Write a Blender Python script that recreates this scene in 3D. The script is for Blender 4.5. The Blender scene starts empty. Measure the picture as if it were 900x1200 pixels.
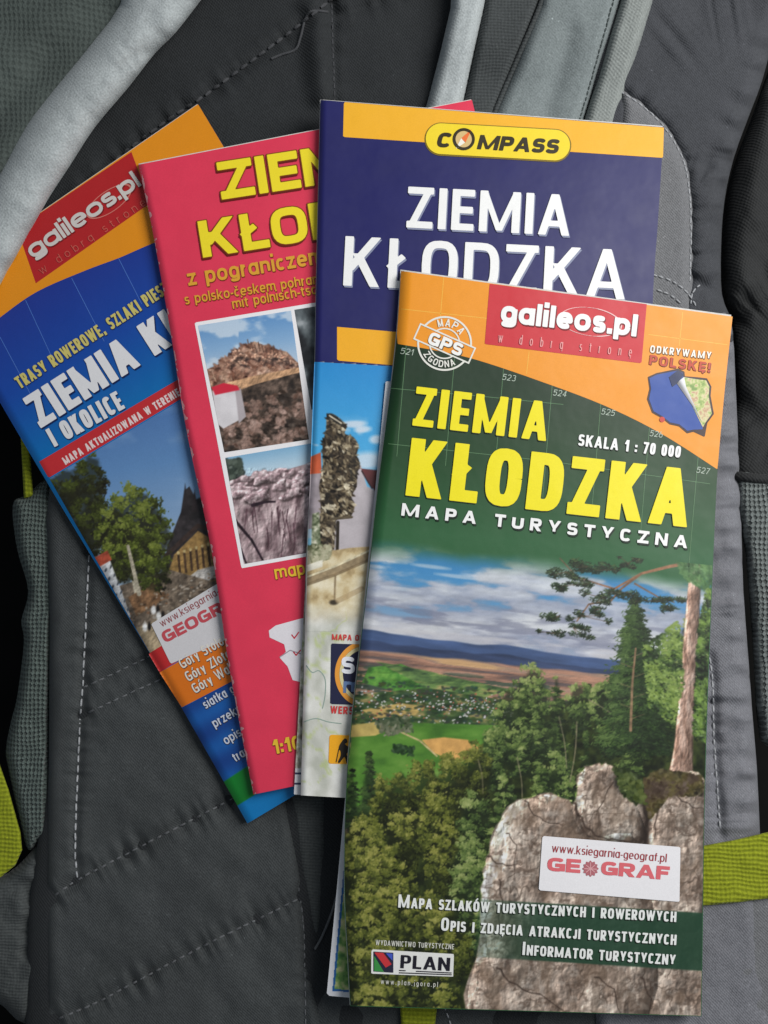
import bpy, math, random
import numpy as np
from mathutils import Matrix, Vector

random.seed(7)
S = bpy.context.scene
COL = S.collection

# ------------------------------------------------------------------ camera
SRC_W, SRC_H = 900.0, 1200.0            # survey frame in which the layout was measured
MM = 0.001
CAM_D, CAM_TILT, CAM_FOV = 0.32, math.radians(4.0), math.radians(56.0)
cam_data = bpy.data.cameras.new('camera')
cam = bpy.data.objects.new('camera', cam_data)
COL.objects.link(cam)
S.camera = cam
cam_data.sensor_fit = 'VERTICAL'
cam_data.angle_y = CAM_FOV
cam_data.clip_start, cam_data.clip_end = 0.01, 20.0
cam.rotation_euler = (CAM_TILT, 0, 0)
cam.location = (0, -CAM_D * math.sin(CAM_TILT), CAM_D * math.cos(CAM_TILT))
cam_data.dof.use_dof = True
cam_data.dof.focus_distance = CAM_D - 0.014
cam_data.dof.aperture_fstop = 14.0

# ------------------------------------------------------------------ world and lamps
world = bpy.data.worlds.new('World')
S.world = world
world.use_nodes = True
bg = world.node_tree.nodes['Background']
bg.inputs[0].default_value = (0.80, 0.90, 1.0, 1)
bg.inputs[1].default_value = 0.20


def area_lamp(name, loc, aim, size, size_y, watts, col):
    d = bpy.data.lights.new(name, 'AREA')
    d.shape = 'RECTANGLE'
    d.size, d.size_y, d.energy, d.color = size, size_y, watts, col
    o = bpy.data.objects.new(name, d)
    COL.objects.link(o)
    o.location = loc
    o.rotation_euler = (Vector(aim) - Vector(loc)).to_track_quat('-Z', 'Y').to_euler()
    return o


# one window-like soft source above and to the right of the pack
area_lamp('window_light', (0.44, 0.24, 0.50), (0.02, -0.01, 0.0), 0.34, 0.42, 5.7, (1.0, 0.985, 0.95))

S.view_settings.view_transform = 'Standard'
S.view_settings.look = 'None'
S.view_settings.exposure = 0.0
S.view_settings.gamma = 1.0

# ------------------------------------------------------------------ survey frame -> world
FPX = (SRC_H / 2) / math.tan(CAM_FOV / 2)
CT, ST = math.cos(CAM_TILT), math.sin(CAM_TILT)
CX, CY, CZ = cam.location


def P(px, py, z):
    """point of the plane at height z that was measured at (px, py)"""
    px, py, z = np.broadcast_arrays(np.asarray(px, float), np.asarray(py, float), np.asarray(z, float))
    a = (px - SRC_W / 2) / FPX
    b = -(py - SRC_H / 2) / FPX
    dy = b * CT + ST
    dz = b * ST - CT
    t = (z - CZ) / dz
    return np.stack([CX + a * t, CY + dy * t, z], -1)


# ------------------------------------------------------------------ small numeric helpers
def lin(c):
    c = np.clip(np.asarray(c, float) / 255.0, 0, 1)
    return np.where(c <= 0.04045, c / 12.92, ((c + 0.055) / 1.055) ** 2.4)


def hash2(ix, iy, seed):
    h = np.sin(ix * 127.1 + iy * 311.7 + seed * 74.7) * 43758.5453
    return h - np.floor(h)


def vnoise(x, y, seed=0):
    ix, iy = np.floor(x), np.floor(y)
    fx, fy = x - ix, y - iy
    fx = fx * fx * (3 - 2 * fx)
    fy = fy * fy * (3 - 2 * fy)
    a, b = hash2(ix, iy, seed), hash2(ix + 1, iy, seed)
    c, d = hash2(ix, iy + 1, seed), hash2(ix + 1, iy + 1, seed)
    return (a * (1 - fx) + b * fx) * (1 - fy) + (c * (1 - fx) + d * fx) * fy


def fbm(x, y, seed=0, octs=4):
    s, amp, tot = 0, 1.0, 0
    for k in range(octs):
        s = s + amp * vnoise(x * 2 ** k + 17.3 * k, y * 2 ** k + 9.1 * k, seed + k)
        tot += amp
        amp *= 0.5
    return s / tot


def sstep(a, b, x):
    t = np.clip((x - a) / (b - a), 0, 1)
    return t * t * (3 - 2 * t)


def seg_dist(x, y, a, b):
    ax, ay = a
    dx, dy = b[0] - ax, b[1] - ay
    l2 = dx * dx + dy * dy + 1e-12
    t = np.clip(((x - ax) * dx + (y - ay) * dy) / l2, 0, 1)
    return np.hypot(x - ax - t * dx, y - ay - t * dy), t


def line_dist(x, y, pts):
    d = None
    for a, b in zip(pts[:-1], pts[1:]):
        q = seg_dist(x, y, a, b)[0]
        d = q if d is None else np.minimum(d, q)
    return d


def line_dist_s(x, y, pts):
    """distance to a polyline and the arc length of the nearest point"""
    best, sb, s0 = None, None, 0.0
    for a, b in zip(pts[:-1], pts[1:]):
        L = math.hypot(b[0] - a[0], b[1] - a[1])
        q, t = seg_dist(x, y, a, b)
        s = s0 + t * L
        if best is None:
            best, sb = q, s
        else:
            m = q < best
            best = np.where(m, q, best)
            sb = np.where(m, s, sb)
        s0 += L
    return best, sb


def inside(x, y, pts):
    r = np.zeros(np.broadcast(x, y).shape, bool)
    n = len(pts)
    for i in range(n):
        x0, y0 = pts[i]
        x1, y1 = pts[(i + 1) % n]
        if y0 == y1:
            continue
        c = (y0 > y) != (y1 > y)
        r ^= c & (x < (x1 - x0) * (y - y0) / (y1 - y0) + x0)
    return r


def poly_sdf(x, y, pts):
    d = line_dist(x, y, list(pts) + [pts[0]])
    return np.where(inside(x, y, pts), -d, d)


def smooth(pts, n=6, closed=False):
    """Catmull-Rom through the points"""
    p = [np.array(q, float) for q in pts]
    m = len(p)
    out = []
    for i in range(m if closed else m - 1):
        if closed:
            a, b, c, d = p[(i - 1) % m], p[i], p[(i + 1) % m], p[(i + 2) % m]
        else:
            a, b, c, d = p[max(i - 1, 0)], p[i], p[i + 1], p[min(i + 2, m - 1)]
        for k in range(n):
            t = k / n
            out.append(tuple(0.5 * (2 * b + (c - a) * t + (2 * a - 5 * b + 4 * c - d) * t * t
                                    + (3 * b - a - 3 * c + d) * t ** 3)))
    if not closed:
        out.append(tuple(p[-1]))
    return out


# ------------------------------------------------------------------ objects
def empty(name, loc, label=None, cat=None, group=None):
    o = bpy.data.objects.new(name, None)
    o.empty_display_size = 0.02
    COL.objects.link(o)
    o.location = loc
    if label:
        o['label'] = label
        o['category'] = cat
    if group:
        o['group'] = group
    bpy.context.view_layer.update()
    return o


def world_origin(o):
    v = np.zeros(3)
    while o is not None:
        v = v + np.array(o.location)
        o = o.parent
    return v


def make_mesh(name, co, loops, starts, mats, parent=None, color=None, mat_idx=None, smooth_=True):
    me = bpy.data.meshes.new(name)
    co = np.asarray(co, float)
    if parent is not None:
        co = co - world_origin(parent)
    me.vertices.add(len(co))
    me.vertices.foreach_set('co', co.astype(np.float32).ravel())
    me.loops.add(len(loops))
    me.loops.foreach_set('vertex_index', np.asarray(loops, np.int32))
    me.polygons.add(len(starts))
    me.polygons.foreach_set('loop_start', np.asarray(starts, np.int32))
    if mat_idx is not None:
        me.polygons.foreach_set('material_index', np.asarray(mat_idx, np.int32))
    me.update(calc_edges=True)
    me.validate()
    me.polygons.foreach_set('use_smooth', np.full(len(me.polygons), smooth_))
    if color is not None:
        at = me.color_attributes.new('ink', 'FLOAT_COLOR', 'POINT')
        c = np.ones((len(co), 4), np.float32)
        c[:, :3] = color
        at.data.foreach_set('color', c.ravel())
    for m in (mats if isinstance(mats, (list, tuple)) else [mats]):
        me.materials.append(m)
    o = bpy.data.objects.new(name, me)
    COL.objects.link(o)
    if parent is not None:
        o.parent = parent
    return o


def grid_faces(nu, nv, off=0):
    """quads of an nv x nu vertex grid whose rows run down the picture"""
    j, i = np.meshgrid(np.arange(nv - 1), np.arange(nu - 1), indexing='ij')
    a = (j * nu + i).ravel() + off
    return np.stack([a, a + nu, a + nu + 1, a + 1], 1)


CASES = {}
for _c in range(1, 16):
    _t = []
    for _k in range(4):
        if _c >> _k & 1:
            _t.append(('c', _k))
        if (_c >> _k & 1) != (_c >> ((_k + 1) % 4) & 1):
            _t.append(('e', _k))
    CASES[_c] = _t[::-1]


def contour(F, GX, GY):
    """filled region F<0 of a sampled field, edges interpolated: px points, loops, starts"""
    ny, nx = F.shape
    N = ny * nx
    ins = F < 0
    case = (ins[:-1, :-1] * 1 + ins[:-1, 1:] * 2 + ins[1:, 1:] * 4 + ins[1:, :-1] * 8)
    loops, starts, pos = [], [], 0
    coff = [(0, 0), (0, 1), (1, 1), (1, 0)]
    for c, tok in CASES.items():
        j, i = np.nonzero(case == c)
        if len(j) == 0:
            continue
        cols = []
        for kind, k in tok:
            if kind == 'c':
                cols.append((j + coff[k][0]) * nx + i + coff[k][1])
            elif k == 0:
                cols.append(N + j * nx + i)
            elif k == 1:
                cols.append(2 * N + j * nx + i + 1)
            elif k == 2:
                cols.append(N + (j + 1) * nx + i)
            else:
                cols.append(2 * N + j * nx + i)
        q = np.stack(cols, 1)
        loops.append(q.ravel())
        starts.append(pos + np.arange(len(j)) * q.shape[1])
        pos += q.size
    if not loops:
        return None
    loops = np.concatenate(loops)
    starts = np.concatenate(starts)
    ids, inv = np.unique(loops, return_inverse=True)
    kind = ids // N
    r = ids % N
    j, i = r // nx, r % nx
    j2 = np.where(kind == 2, np.minimum(j + 1, ny - 1), j)
    i2 = np.where(kind == 1, np.minimum(i + 1, nx - 1), i)
    f0, f1 = F[j, i], F[j2, i2]
    t = np.where(kind > 0, f0 / np.where(np.abs(f0 - f1) < 1e-12, 1e-12, f0 - f1), 0)
    t = np.clip(t, 0.02, 0.98) * (kind > 0)
    x = GX[j, i] * (1 - t) + GX[j2, i2] * t
    y = GY[j, i] * (1 - t) + GY[j2, i2] * t
    return x, y, inv, starts


# ------------------------------------------------------------------ node materials
def new_mat(name):
    m = bpy.data.materials.new(name)
    m.use_nodes = True
    nt = m.node_tree
    b = nt.nodes['Principled BSDF']
    return m, nt, b


def N(nt, t, **kw):
    n = nt.nodes.new(t)
    for k, v in kw.items():
        setattr(n, k, v)
    return n


def math_node(nt, op, a, b=None):
    n = N(nt, 'ShaderNodeMath', operation=op)
    for s, v in zip(n.inputs, (a, b)):
        if v is None:
            continue
        if hasattr(v, 'is_linked'):
            nt.links.new(v, s)
        else:
            s.default_value = v
    return n.outputs[0]


def print_material(name='printed_paper', rough=0.42, coat=0.0):
    m, nt, b = new_mat(name)
    a = N(nt, 'ShaderNodeAttribute', attribute_name='ink')
    tc = N(nt, 'ShaderNodeTexCoord')
    n1 = N(nt, 'ShaderNodeTexNoise')
    n1.inputs['Scale'].default_value = 2600
    n1.inputs['Detail'].default_value = 2
    nt.links.new(tc.outputs['Object'], n1.inputs['Vector'])
    mr = N(nt, 'ShaderNodeMapRange')
    mr.inputs['To Min'].default_value = 0.90
    mr.inputs['To Max'].default_value = 1.10
    nt.links.new(n1.outputs['Fac'], mr.inputs['Value'])
    mx = N(nt, 'ShaderNodeMix', data_type='RGBA', blend_type='MULTIPLY')
    mx.inputs['Factor'].default_value = 1
    nt.links.new(a.outputs['Color'], mx.inputs['A'])
    nt.links.new(mr.outputs['Result'], mx.inputs['B'])
    nt.links.new(mx.outputs['Result'], b.inputs['Base Color'])
    n2 = N(nt, 'ShaderNodeTexNoise')
    n2.inputs['Scale'].default_value = 55
    n2.inputs['Detail'].default_value = 3
    nt.links.new(tc.outputs['Object'], n2.inputs['Vector'])
    bp = N(nt, 'ShaderNodeBump')
    bp.inputs['Strength'].default_value = 0.25
    bp.inputs['Distance'].default_value = 0.0012
    nt.links.new(n2.outputs['Fac'], bp.inputs['Height'])
    nt.links.new(bp.outputs['Normal'], b.inputs['Normal'])
    n3 = N(nt, 'ShaderNodeTexNoise')
    n3.inputs['Scale'].default_value = 130
    n3.inputs['Detail'].default_value = 6
    nt.links.new(tc.outputs['Object'], n3.inputs['Vector'])
    rr = N(nt, 'ShaderNodeMapRange')
    rr.inputs['From Min'].default_value, rr.inputs['From Max'].default_value = .35, .65
    rr.inputs['To Min'].default_value, rr.inputs['To Max'].default_value = rough - .02, rough + .04
    nt.links.new(n3.outputs['Fac'], rr.inputs['Value'])
    nt.links.new(rr.outputs['Result'], b.inputs['Roughness'])
    b.inputs['Specular IOR Level'].default_value = 0.34
    return m


def fabric(name, col, pitch=0.00075, kind='twill', rough=0.85, var=0.25, bump=0.35, contrast=0.35):
    """woven cloth: threads as bump and colour, with soft mottling"""
    m, nt, b = new_mat(name)
    tc = N(nt, 'ShaderNodeTexCoord')
    wob = N(nt, 'ShaderNodeTexNoise')
    wob.inputs['Scale'].default_value = 70
    wob.inputs['Detail'].default_value = 2
    nt.links.new(tc.outputs['Object'], wob.inputs['Vector'])
    add = N(nt, 'ShaderNodeVectorMath', operation='MULTIPLY_ADD')
    nt.links.new(wob.outputs['Color'], add.inputs[0])
    add.inputs[1].default_value = (pitch * 2.2,) * 3
    nt.links.new(tc.outputs['Object'], add.inputs[2])
    sep = N(nt, 'ShaderNodeSeparateXYZ')
    nt.links.new(add.outputs[0], sep.inputs[0])
    X, Y = sep.outputs[0], sep.outputs[1]
    k = 2 * math.pi / pitch

    def wave(ax, ay, ph=0.0):
        u = math_node(nt, 'ADD', math_node(nt, 'MULTIPLY', X, ax * k), math_node(nt, 'MULTIPLY', Y, ay * k))
        return math_node(nt, 'SINE', math_node(nt, 'ADD', u, ph))

    if kind == 'twill':
        h = math_node(nt, 'ADD', math_node(nt, 'MULTIPLY', wave(0.72, 0.69), 0.65),
                      math_node(nt, 'MULTIPLY', wave(0.95, -0.3), 0.35))
    elif kind == 'rib':
        h = math_node(nt, 'ADD', math_node(nt, 'MULTIPLY', wave(0.05, 1.0), 0.75),
                      math_node(nt, 'MULTIPLY', wave(1.0, 0.0), 0.25))
    elif kind == 'plain':
        h = math_node(nt, 'MULTIPLY', wave(1, 0), wave(0, 1))
    else:  # mesh with open holes in offset rows
        a = math_node(nt, 'MULTIPLY', wave(0.5, 0.42), wave(0.5, -0.42))
        h = math_node(nt, 'MULTIPLY', math_node(nt, 'SUBTRACT', a, 0.25), 2.2)
        h = math_node(nt, 'MULTIPLY', math_node(nt, 'MINIMUM', math_node(nt, 'MAXIMUM', h, -1.0), 1.0), -1.0)
    fine = N(nt, 'ShaderNodeTexNoise')
    fine.inputs['Scale'].default_value = 1500
    fine.inputs['Detail'].default_value = 3
    nt.links.new(tc.outputs['Object'], fine.inputs['Vector'])
    big = N(nt, 'ShaderNodeTexNoise')
    big.inputs['Scale'].default_value = 26
    big.inputs['Detail'].default_value = 4
    nt.links.new(tc.outputs['Object'], big.inputs['Vector'])
    f = math_node(nt, 'ADD', math_node(nt, 'MULTIPLY', h, contrast * 0.5),
                  math_node(nt, 'MULTIPLY', math_node(nt, 'SUBTRACT', fine.outputs['Fac'], 0.5), 0.9))
    f = math_node(nt, 'ADD', f, math_node(nt, 'MULTIPLY', math_node(nt, 'SUBTRACT', big.outputs['Fac'], 0.5), var * 2))
    lint = N(nt, 'ShaderNodeTexNoise')
    lint.inputs['Scale'].default_value = 820
    lint.inputs['Detail'].default_value = 1
    nt.links.new(tc.outputs['Object'], lint.inputs['Vector'])
    lf = math_node(nt, 'MULTIPLY', math_node(nt, 'MAXIMUM', math_node(nt, 'SUBTRACT', lint.outputs['Fac'], 0.735), 0.0), 9.0)
    f = math_node(nt, 'MAXIMUM', math_node(nt, 'ADD', math_node(nt, 'ADD', f, 1.0), lf), 0.08)
    mx = N(nt, 'ShaderNodeMix', data_type='RGBA', blend_type='MULTIPLY')
    mx.inputs['Factor'].default_value = 1
    mx.inputs['A'].default_value = (*col, 1)
    nt.links.new(f, mx.inputs['B'])
    nt.links.new(mx.outputs['Result'], b.inputs['Base Color'])
    bp = N(nt, 'ShaderNodeBump')
    bp.inputs['Strength'].default_value = bump
    bp.inputs['Distance'].default_value = pitch * 0.4
    hh = math_node(nt, 'ADD', math_node(nt, 'MULTIPLY', h, min(1.0, contrast * 2.5)), math_node(nt, 'MULTIPLY', fine.outputs['Fac'], 1.2))
    nt.links.new(hh, bp.inputs['Height'])
    nt.links.new(bp.outputs['Normal'], b.inputs['Normal'])
    b.inputs['Roughness'].default_value = rough
    b.inputs['Specular IOR Level'].default_value = 0.2
    b.inputs['Sheen Weight'].default_value = 0.12
    b.inputs['Sheen Roughness'].default_value = 0.34
    return m


M_PRINT = print_material('printed_paper', 0.42)
M_STICK = print_material('sticker_paper', 0.6)


def paper_material():
    m, nt, b = new_mat('paper_edge')
    tc = N(nt, 'ShaderNodeTexCoord')
    n1 = N(nt, 'ShaderNodeTexNoise')
    n1.inputs['Scale'].default_value = 700
    nt.links.new(tc.outputs['Object'], n1.inputs['Vector'])
    r = N(nt, 'ShaderNodeValToRGB')
    r.color_ramp.elements[0].color = (0.50, 0.49, 0.46, 1)
    r.color_ramp.elements[1].color = (0.74, 0.73, 0.71, 1)
    nt.links.new(n1.outputs['Fac'], r.inputs[0])
    nt.links.new(r.outputs[0], b.inputs['Base Color'])
    b.inputs['Roughness'].default_value = 0.7
    return m


M_PAPER = paper_material()
# ------------------------------------------------------------------ lettering (drawn glyphs, filled as meshes)
def arc(cx, cy, rx, ry, a0, a1, n=12, k=0.68):
    out = []
    for i in range(n + 1):
        a = math.radians(a0 + (a1 - a0) * i / n)
        c, s = math.cos(a), math.sin(a)
        out.append((cx + rx * math.copysign(abs(c) ** k, c), cy + ry * math.copysign(abs(s) ** k, s)))
    return out


XH = 0.70
XL = 'x'
_ring = lambda x0, y0, x1, y1, k=0.66: ('p', arc((x0 + x1) / 2, (y0 + y1) / 2, (x1 - x0) / 2, (y1 - y0) / 2, 0, 360, 24, k))
_b = ('p', arc(.5, XH / 2, .5, XH / 2, 0, 360, 20, .85))
_acc = ('a', .35, 1.20, .75, 1.42)
_acl = ('a', .35, .92, .75, 1.14)
G = {
    ' ': (.42, []),
    'A': (1.04, [('h', 0, 0, .5, 1, .95), ('h', 1, 0, .5, 1, .95), ('b', .25, .24, .75, .24)]),
    'B': (.86, [('l', 0, 0, 0, 1), ('p', [(0, 1)] + arc(.55, .765, .4, .235, 90, -90) + [(0, .53)]), ('p', [(0, .53)] + arc(.58, .265, .42, .265, 90, -90) + [(0, 0)])]),
    'C': (.86, [('p', arc(.5, .5, .5, .5, 42, 318, 18))]),
    'D': (.92, [('l', 0, 0, 0, 1), ('p', [(0, 1)] + arc(.45, .5, .55, .5, 90, -90, 14) + [(0, 0)])]),
    'E': (.74, [('l', 0, 0, 0, 1), ('l', 0, 1, 1, 1), ('l', 0, .5, .9, .5), ('l', 0, 0, 1, 0)]),
    'F': (.72, [('l', 0, 0, 0, 1), ('l', 0, 1, 1, 1), ('l', 0, .5, .85, .5)]),
    'G': (.92, [('p', arc(.5, .5, .5, .5, 45, 335, 18) + [(1, .42)]), ('l', .6, .45, 1, .45), ('l', 1, .05, 1, .45)]),
    'H': (.9, [('l', 0, 0, 0, 1), ('l', 1, 0, 1, 1), ('l', 0, .5, 1, .5)]),
    'I': (0, [('l', .5, 0, .5, 1)]),
    'J': (.62, [('p', [(1, 1)] + arc(.5, .28, .5, .28, 0, -170, 10))]),
    'K': (.95, [('l', 0, 0, 0, 1), ('h', 0, .32, 1, 1.0, .92), ('h', .3, .66, 1, 0, .98)]),
    'L': (.7, [('l', 0, 0, 0, 1), ('l', 0, 0, 1, 0)]),
    'Ł': (.76, [('l', .1, 0, .1, 1), ('l', .1, 0, 1, 0), ('s', -.12, .38, .62, .68)]),
    'M': (1.34, [('l', 0, 0, 0, 1), ('l', 1, 0, 1, 1), ('h', .03, 1, .5, .04, .72), ('h', .97, 1, .5, .04, .72)]),
    'N': (.95, [('l', 0, 0, 0, 1), ('l', 1, 0, 1, 1), ('h', 0, 1, 1, 0, .85)]),
    'O': (.95, [_ring(0, 0, 1, 1)]),
    'P': (.84, [('l', 0, 0, 0, 1), ('p', [(0, 1)] + arc(.55, .72, .45, .28, 90, -90) + [(0, .44)])]),
    'R': (.9, [('l', 0, 0, 0, 1), ('p', [(0, 1)] + arc(.55, .73, .4, .27, 90, -90) + [(0, .46)]), ('h', .35, .5, 1, 0, 1.0)]),
    'S': (.82, [('p', arc(.5, .755, .47, .245, 25, 180, 9) + arc(.5, .755, .47, .245, 200, 260, 4) + arc(.5, .255, .5, .255, 80, -180 + 25, 14))]),
    'T': (.84, [('l', .5, 0, .5, 1), ('l', 0, 1, 1, 1)]),
    'U': (.9, [('p', [(0, 1)] + arc(.5, .36, .5, .36, 180, 360, 12) + [(1, 1)])]),
    'W': (1.4, [('h', 0, 1, .26, 0, .8), ('h', .26, 0, .5, 1, .8), ('h', .5, 1, .74, 0, .8), ('h', .74, 0, 1, 1, .8)]),
    'Y': (.95, [('h', 0, 1, .5, .38, .9), ('h', 1, 1, .5, .38, .9), ('b', .5, 0, .5, .48)]),
    'Z': (.86, [('l', 0, 1, 1, 1), ('l', 0, 0, 1, 0), ('h', 0, 0, 1, 1, .85)]),
    '0': (.72, [_ring(0, 0, 1, 1)]),
    '1': (.42, [('l', .95, 0, .95, 1), ('h', .0, .62, .8, 1, .9)]),
    '2': (.72, [('p', arc(.5, .7, .5, .3, 165, -20, 10) + [(0, 0)]), ('l', 0, 0, 1, 0)]),
    '3': (.72, [('p', arc(.48, .76, .44, .24, 150, -80, 10)), ('p', arc(.48, .27, .52, .27, 85, -150, 12))]),
    '4': (.74, [('l', .75, 0, .75, 1), ('h', .75, 1, 0, .22, .8), ('l', 0, .25, 1, .25)]),
    '5': (.72, [('l', .1, 1, .95, 1), ('l', .08, .55, .08, 1), ('p', [(.08, .55)] + arc(.46, .32, .54, .32, 110, -150, 12))]),
    '6': (.74, [_ring(0, 0, 1, .6), ('p', arc(.62, .45, .62, .55, 95, 180, 8))]),
    '7': (.7, [('l', 0, 1, 1, 1), ('h', 1, .98, .25, 0, .95)]),
    'a': (.72, [_b, ('l', 1, 0, 1, XH)]),
    'b': (.72, [_b, ('l', 0, 0, 0, 1)]),
    'c': (.64, [('p', arc(.5, XH / 2, .5, XH / 2, 48, 312, 14, .85))]),
    'd': (.72, [_b, ('l', 1, 0, 1, 1)]),
    'e': (.72, [('p', [(0, XH / 2), (1, XH / 2)] + arc(.5, XH / 2, .5, XH / 2, 5, 312, 18, .85))]),
    'f': (.46, [('p', [(.4, 0), (.4, .8), (.6, .97), (1, .98)]), ('l', .05, XH, .9, XH)]),
    'v': (.66, [('h', 0, XL, .5, 0, .9), ('h', 1, XL, .5, 0, .9)]),
    'g': (.72, [_b, ('p', [(1, XH), (1, -.05)] + arc(.5, -.05, .5, .2, 0, -150, 8))]),
    'h': (.7, [('l', 0, 0, 0, 1), ('p', [(0, .35)] + arc(.5, .4, .5, .3, 180, 0, 10) + [(1, 0)])]),
    'i': (0, [('l', .5, 0, .5, XH), ('l', .5, 1.12, .5, 1.14)]),
    'j': (.2, [('p', [(.9, XH), (.9, -.1), (.1, -.25)]), ('l', .9, 1.12, .9, 1.14)]),
    'k': (.7, [('l', 0, 0, 0, 1), ('h', 0, .22, 1, XL, .85), ('h', .3, .46, 1, 0, .95)]),
    'l': (0, [('l', .5, 0, .5, 1)]),
    'ł': (.3, [('l', .5, 0, .5, 1), ('s', -.2, .4, 1.2, .62)]),
    'm': (1.1, [('l', 0, 0, 0, XH), ('p', [(0, .35)] + arc(.25, .42, .25, .28, 180, 0, 8) + [(.5, 0)]), ('p', [(.5, .35)] + arc(.75, .42, .25, .28, 180, 0, 8) + [(1, 0)])]),
    'n': (.7, [('l', 0, 0, 0, XH), ('p', [(0, .35)] + arc(.5, .4, .5, .3, 180, 0, 10) + [(1, 0)])]),
    'o': (.74, [_b]),
    'p': (.72, [_b, ('l', 0, -.28, 0, XH)]),
    'r': (.44, [('l', 0, 0, 0, XH), ('p', [(0, .4), (.35, .66), (1, .68)])]),
    's': (.6, [('p', arc(.5, .53, .46, .17, 30, 255, 9) + arc(.5, .175, .5, .175, 75, -150, 9))]),
    't': (.46, [('p', [(.4, .95), (.4, .15), (.6, 0), (1, .02)]), ('l', .05, XH, .95, XH)]),
    'u': (.7, [('p', [(0, XH)] + arc(.5, .3, .5, .3, 180, 360, 10) + [(1, .35)]), ('l', 1, 0, 1, XH)]),
    'w': (1.05, [('h', 0, XL, .26, 0, .8), ('h', .26, 0, .5, XL, .8), ('h', .5, XL, .74, 0, .8), ('h', .74, 0, 1, XL, .8)]),
    'y': (.68, [('p', [(0, XH), (.5, .06)]), ('p', [(1, XH), (.32, -.27)])]),
    'z': (.62, [('l', 0, XH, 1, XH), ('l', 0, 0, 1, 0), ('h', 0, 0, 1, XL, .85)]),
    '.': (0, [('l', .5, 0, .5, .02)]),
    ',': (0, [('l', .5, -.12, .5, .02)]),
    ':': (0, [('l', .5, .06, .5, .08), ('l', .5, .56, .5, .58)]),
    '!': (0, [('l', .5, .42, .5, 1), ('l', .5, 0, .5, .02)]),
    '-': (.32, [('l', 0, .34, 1, .34)]),
}
G['Ę'] = (G['E'][0], G['E'][1] + [('a', .8, -.12, .7, -.3)])
G['Ó'] = (G['O'][0], G['O'][1] + [_acc])
G['ó'] = (G['o'][0], G['o'][1] + [_acl])
G['í'] = (.3, [('l', .5, 0, .5, XH), ('a', .5, .9, .9, 1.14)])
G['ą'] = (G['a'][0], G['a'][1] + [('a', 1, -.1, .9, -.28)])
G['ę'] = (G['e'][0], G['e'][1] + [('a', .7, -.1, .6, -.28)])
G['č'] = (G['c'][0], G['c'][1] + [('a', .5, .88, .2, 1.1), ('a', .5, .88, .8, 1.1)])


def _box(x, y, a, b, t, ext):
    dx, dy = b[0] - a[0], b[1] - a[1]
    L = math.hypot(dx, dy)
    if L < 1e-9:
        dx, dy, L = 1.0, 0.0, 1.0
        l0 = 0.0
    else:
        l0 = L
    ux, uy = dx / L, dy / L
    cx, cy = (a[0] + b[0]) / 2, (a[1] + b[1]) / 2
    u = np.abs((x - cx) * ux + (y - cy) * uy) - (l0 / 2 + ext)
    v = np.abs(-(x - cx) * uy + (y - cy) * ux) - t / 2
    return np.hypot(np.maximum(u, 0), np.maximum(v, 0)) + np.minimum(np.maximum(u, v), 0)


def glyph_sdf(ch, x, y, W, t, H):
    """field of one glyph in its own box, W wide and H tall, strokes t thick"""
    d = np.full(x.shape, 9.0)
    mx = lambda u: t / 2 + u * max(W - t, 0)
    my = lambda v: t / 2 + v * (H - t)
    for pr in G[ch][1]:
        k = pr[0]
        if k == 'p':
            pts = [(mx(u), my(v)) for u, v in pr[1]]
            for a, b in zip(pts[:-1], pts[1:]):
                d = np.minimum(d, _box(x, y, a, b, t, 0))
            js = pts[1:-1] if pts[0] != pts[-1] else pts
            for q in js:
                d = np.minimum(d, np.hypot(x - q[0], y - q[1]) - t / 2)
        else:
            a, b = ((mx(pr[1]), my(pr[2])), (mx(pr[3]), my(pr[4]))) if k != 'h' else (None, None)
            if k == 'l':
                d = np.minimum(d, _box(x, y, a, b, t, t / 2))
            elif k == 'b':
                d = np.minimum(d, _box(x, y, a, b, t * .85, 0))
            elif k == 'h':                  # slanting stem cut level at both ends
                vy = [H * (t / H * (1 - XH) + XH if v == 'x' else v) for v in (pr[2], pr[4])]
                ts = t * pr[5]
                dy = abs(vy[1] - vy[0])
                w = ts
                for _ in range(3):
                    w = min(ts * math.hypot(abs(pr[3] - pr[1]) * max(W - w, .02), dy) / dy, W * .62)
                xa, xb = w / 2 + pr[1] * (W - w), w / 2 + pr[3] * (W - w)
                f = (y - vy[0]) / (vy[1] - vy[0])
                q = (np.abs(x - xa - (xb - xa) * f) - w / 2) * ts / w
                q = np.maximum(q, np.maximum(min(vy) - y, y - max(vy)))
                d = np.minimum(d, np.maximum(q, np.maximum(-x, x - W)))
            elif k == 's':
                d = np.minimum(d, _box(x, y, a, b, t * .75, 0))
            elif k == 'a':
                d = np.minimum(d, _box(x, y, a, b, t * .65, t * .2))
            else:
                q = _box(x, y, a, b, t * .98, t * .9)
                hi = H if k == 'd' else t + XH * (H - t)
                clip = np.maximum(np.maximum(-x, x - W), np.maximum(-y, y - hi))
                d = np.minimum(d, np.maximum(q, clip))
    return d


def text_field(s, weight, aspect, track, ky=1.0, caps=None):
    """glyph boxes (char, x, width, scale) in cap heights and the whole length"""
    x, out = 0.0, []
    H = 1.0 / ky
    for i, ch in enumerate(s):
        sc = 1.0
        c = ch
        if caps is not None and ch.islower():
            c, sc = ch.upper(), caps
        t = weight * (sc if sc == 1.0 else sc * 1.08)
        w = G[c][0]
        W = (t if w == 0 else max(w * aspect * sc, t * (1.9 if c == '1' else 1.3)))
        out.append((c, x, W, sc, t))
        x += W + track * sc
    return out, x - (track if out else 0), H


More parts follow.
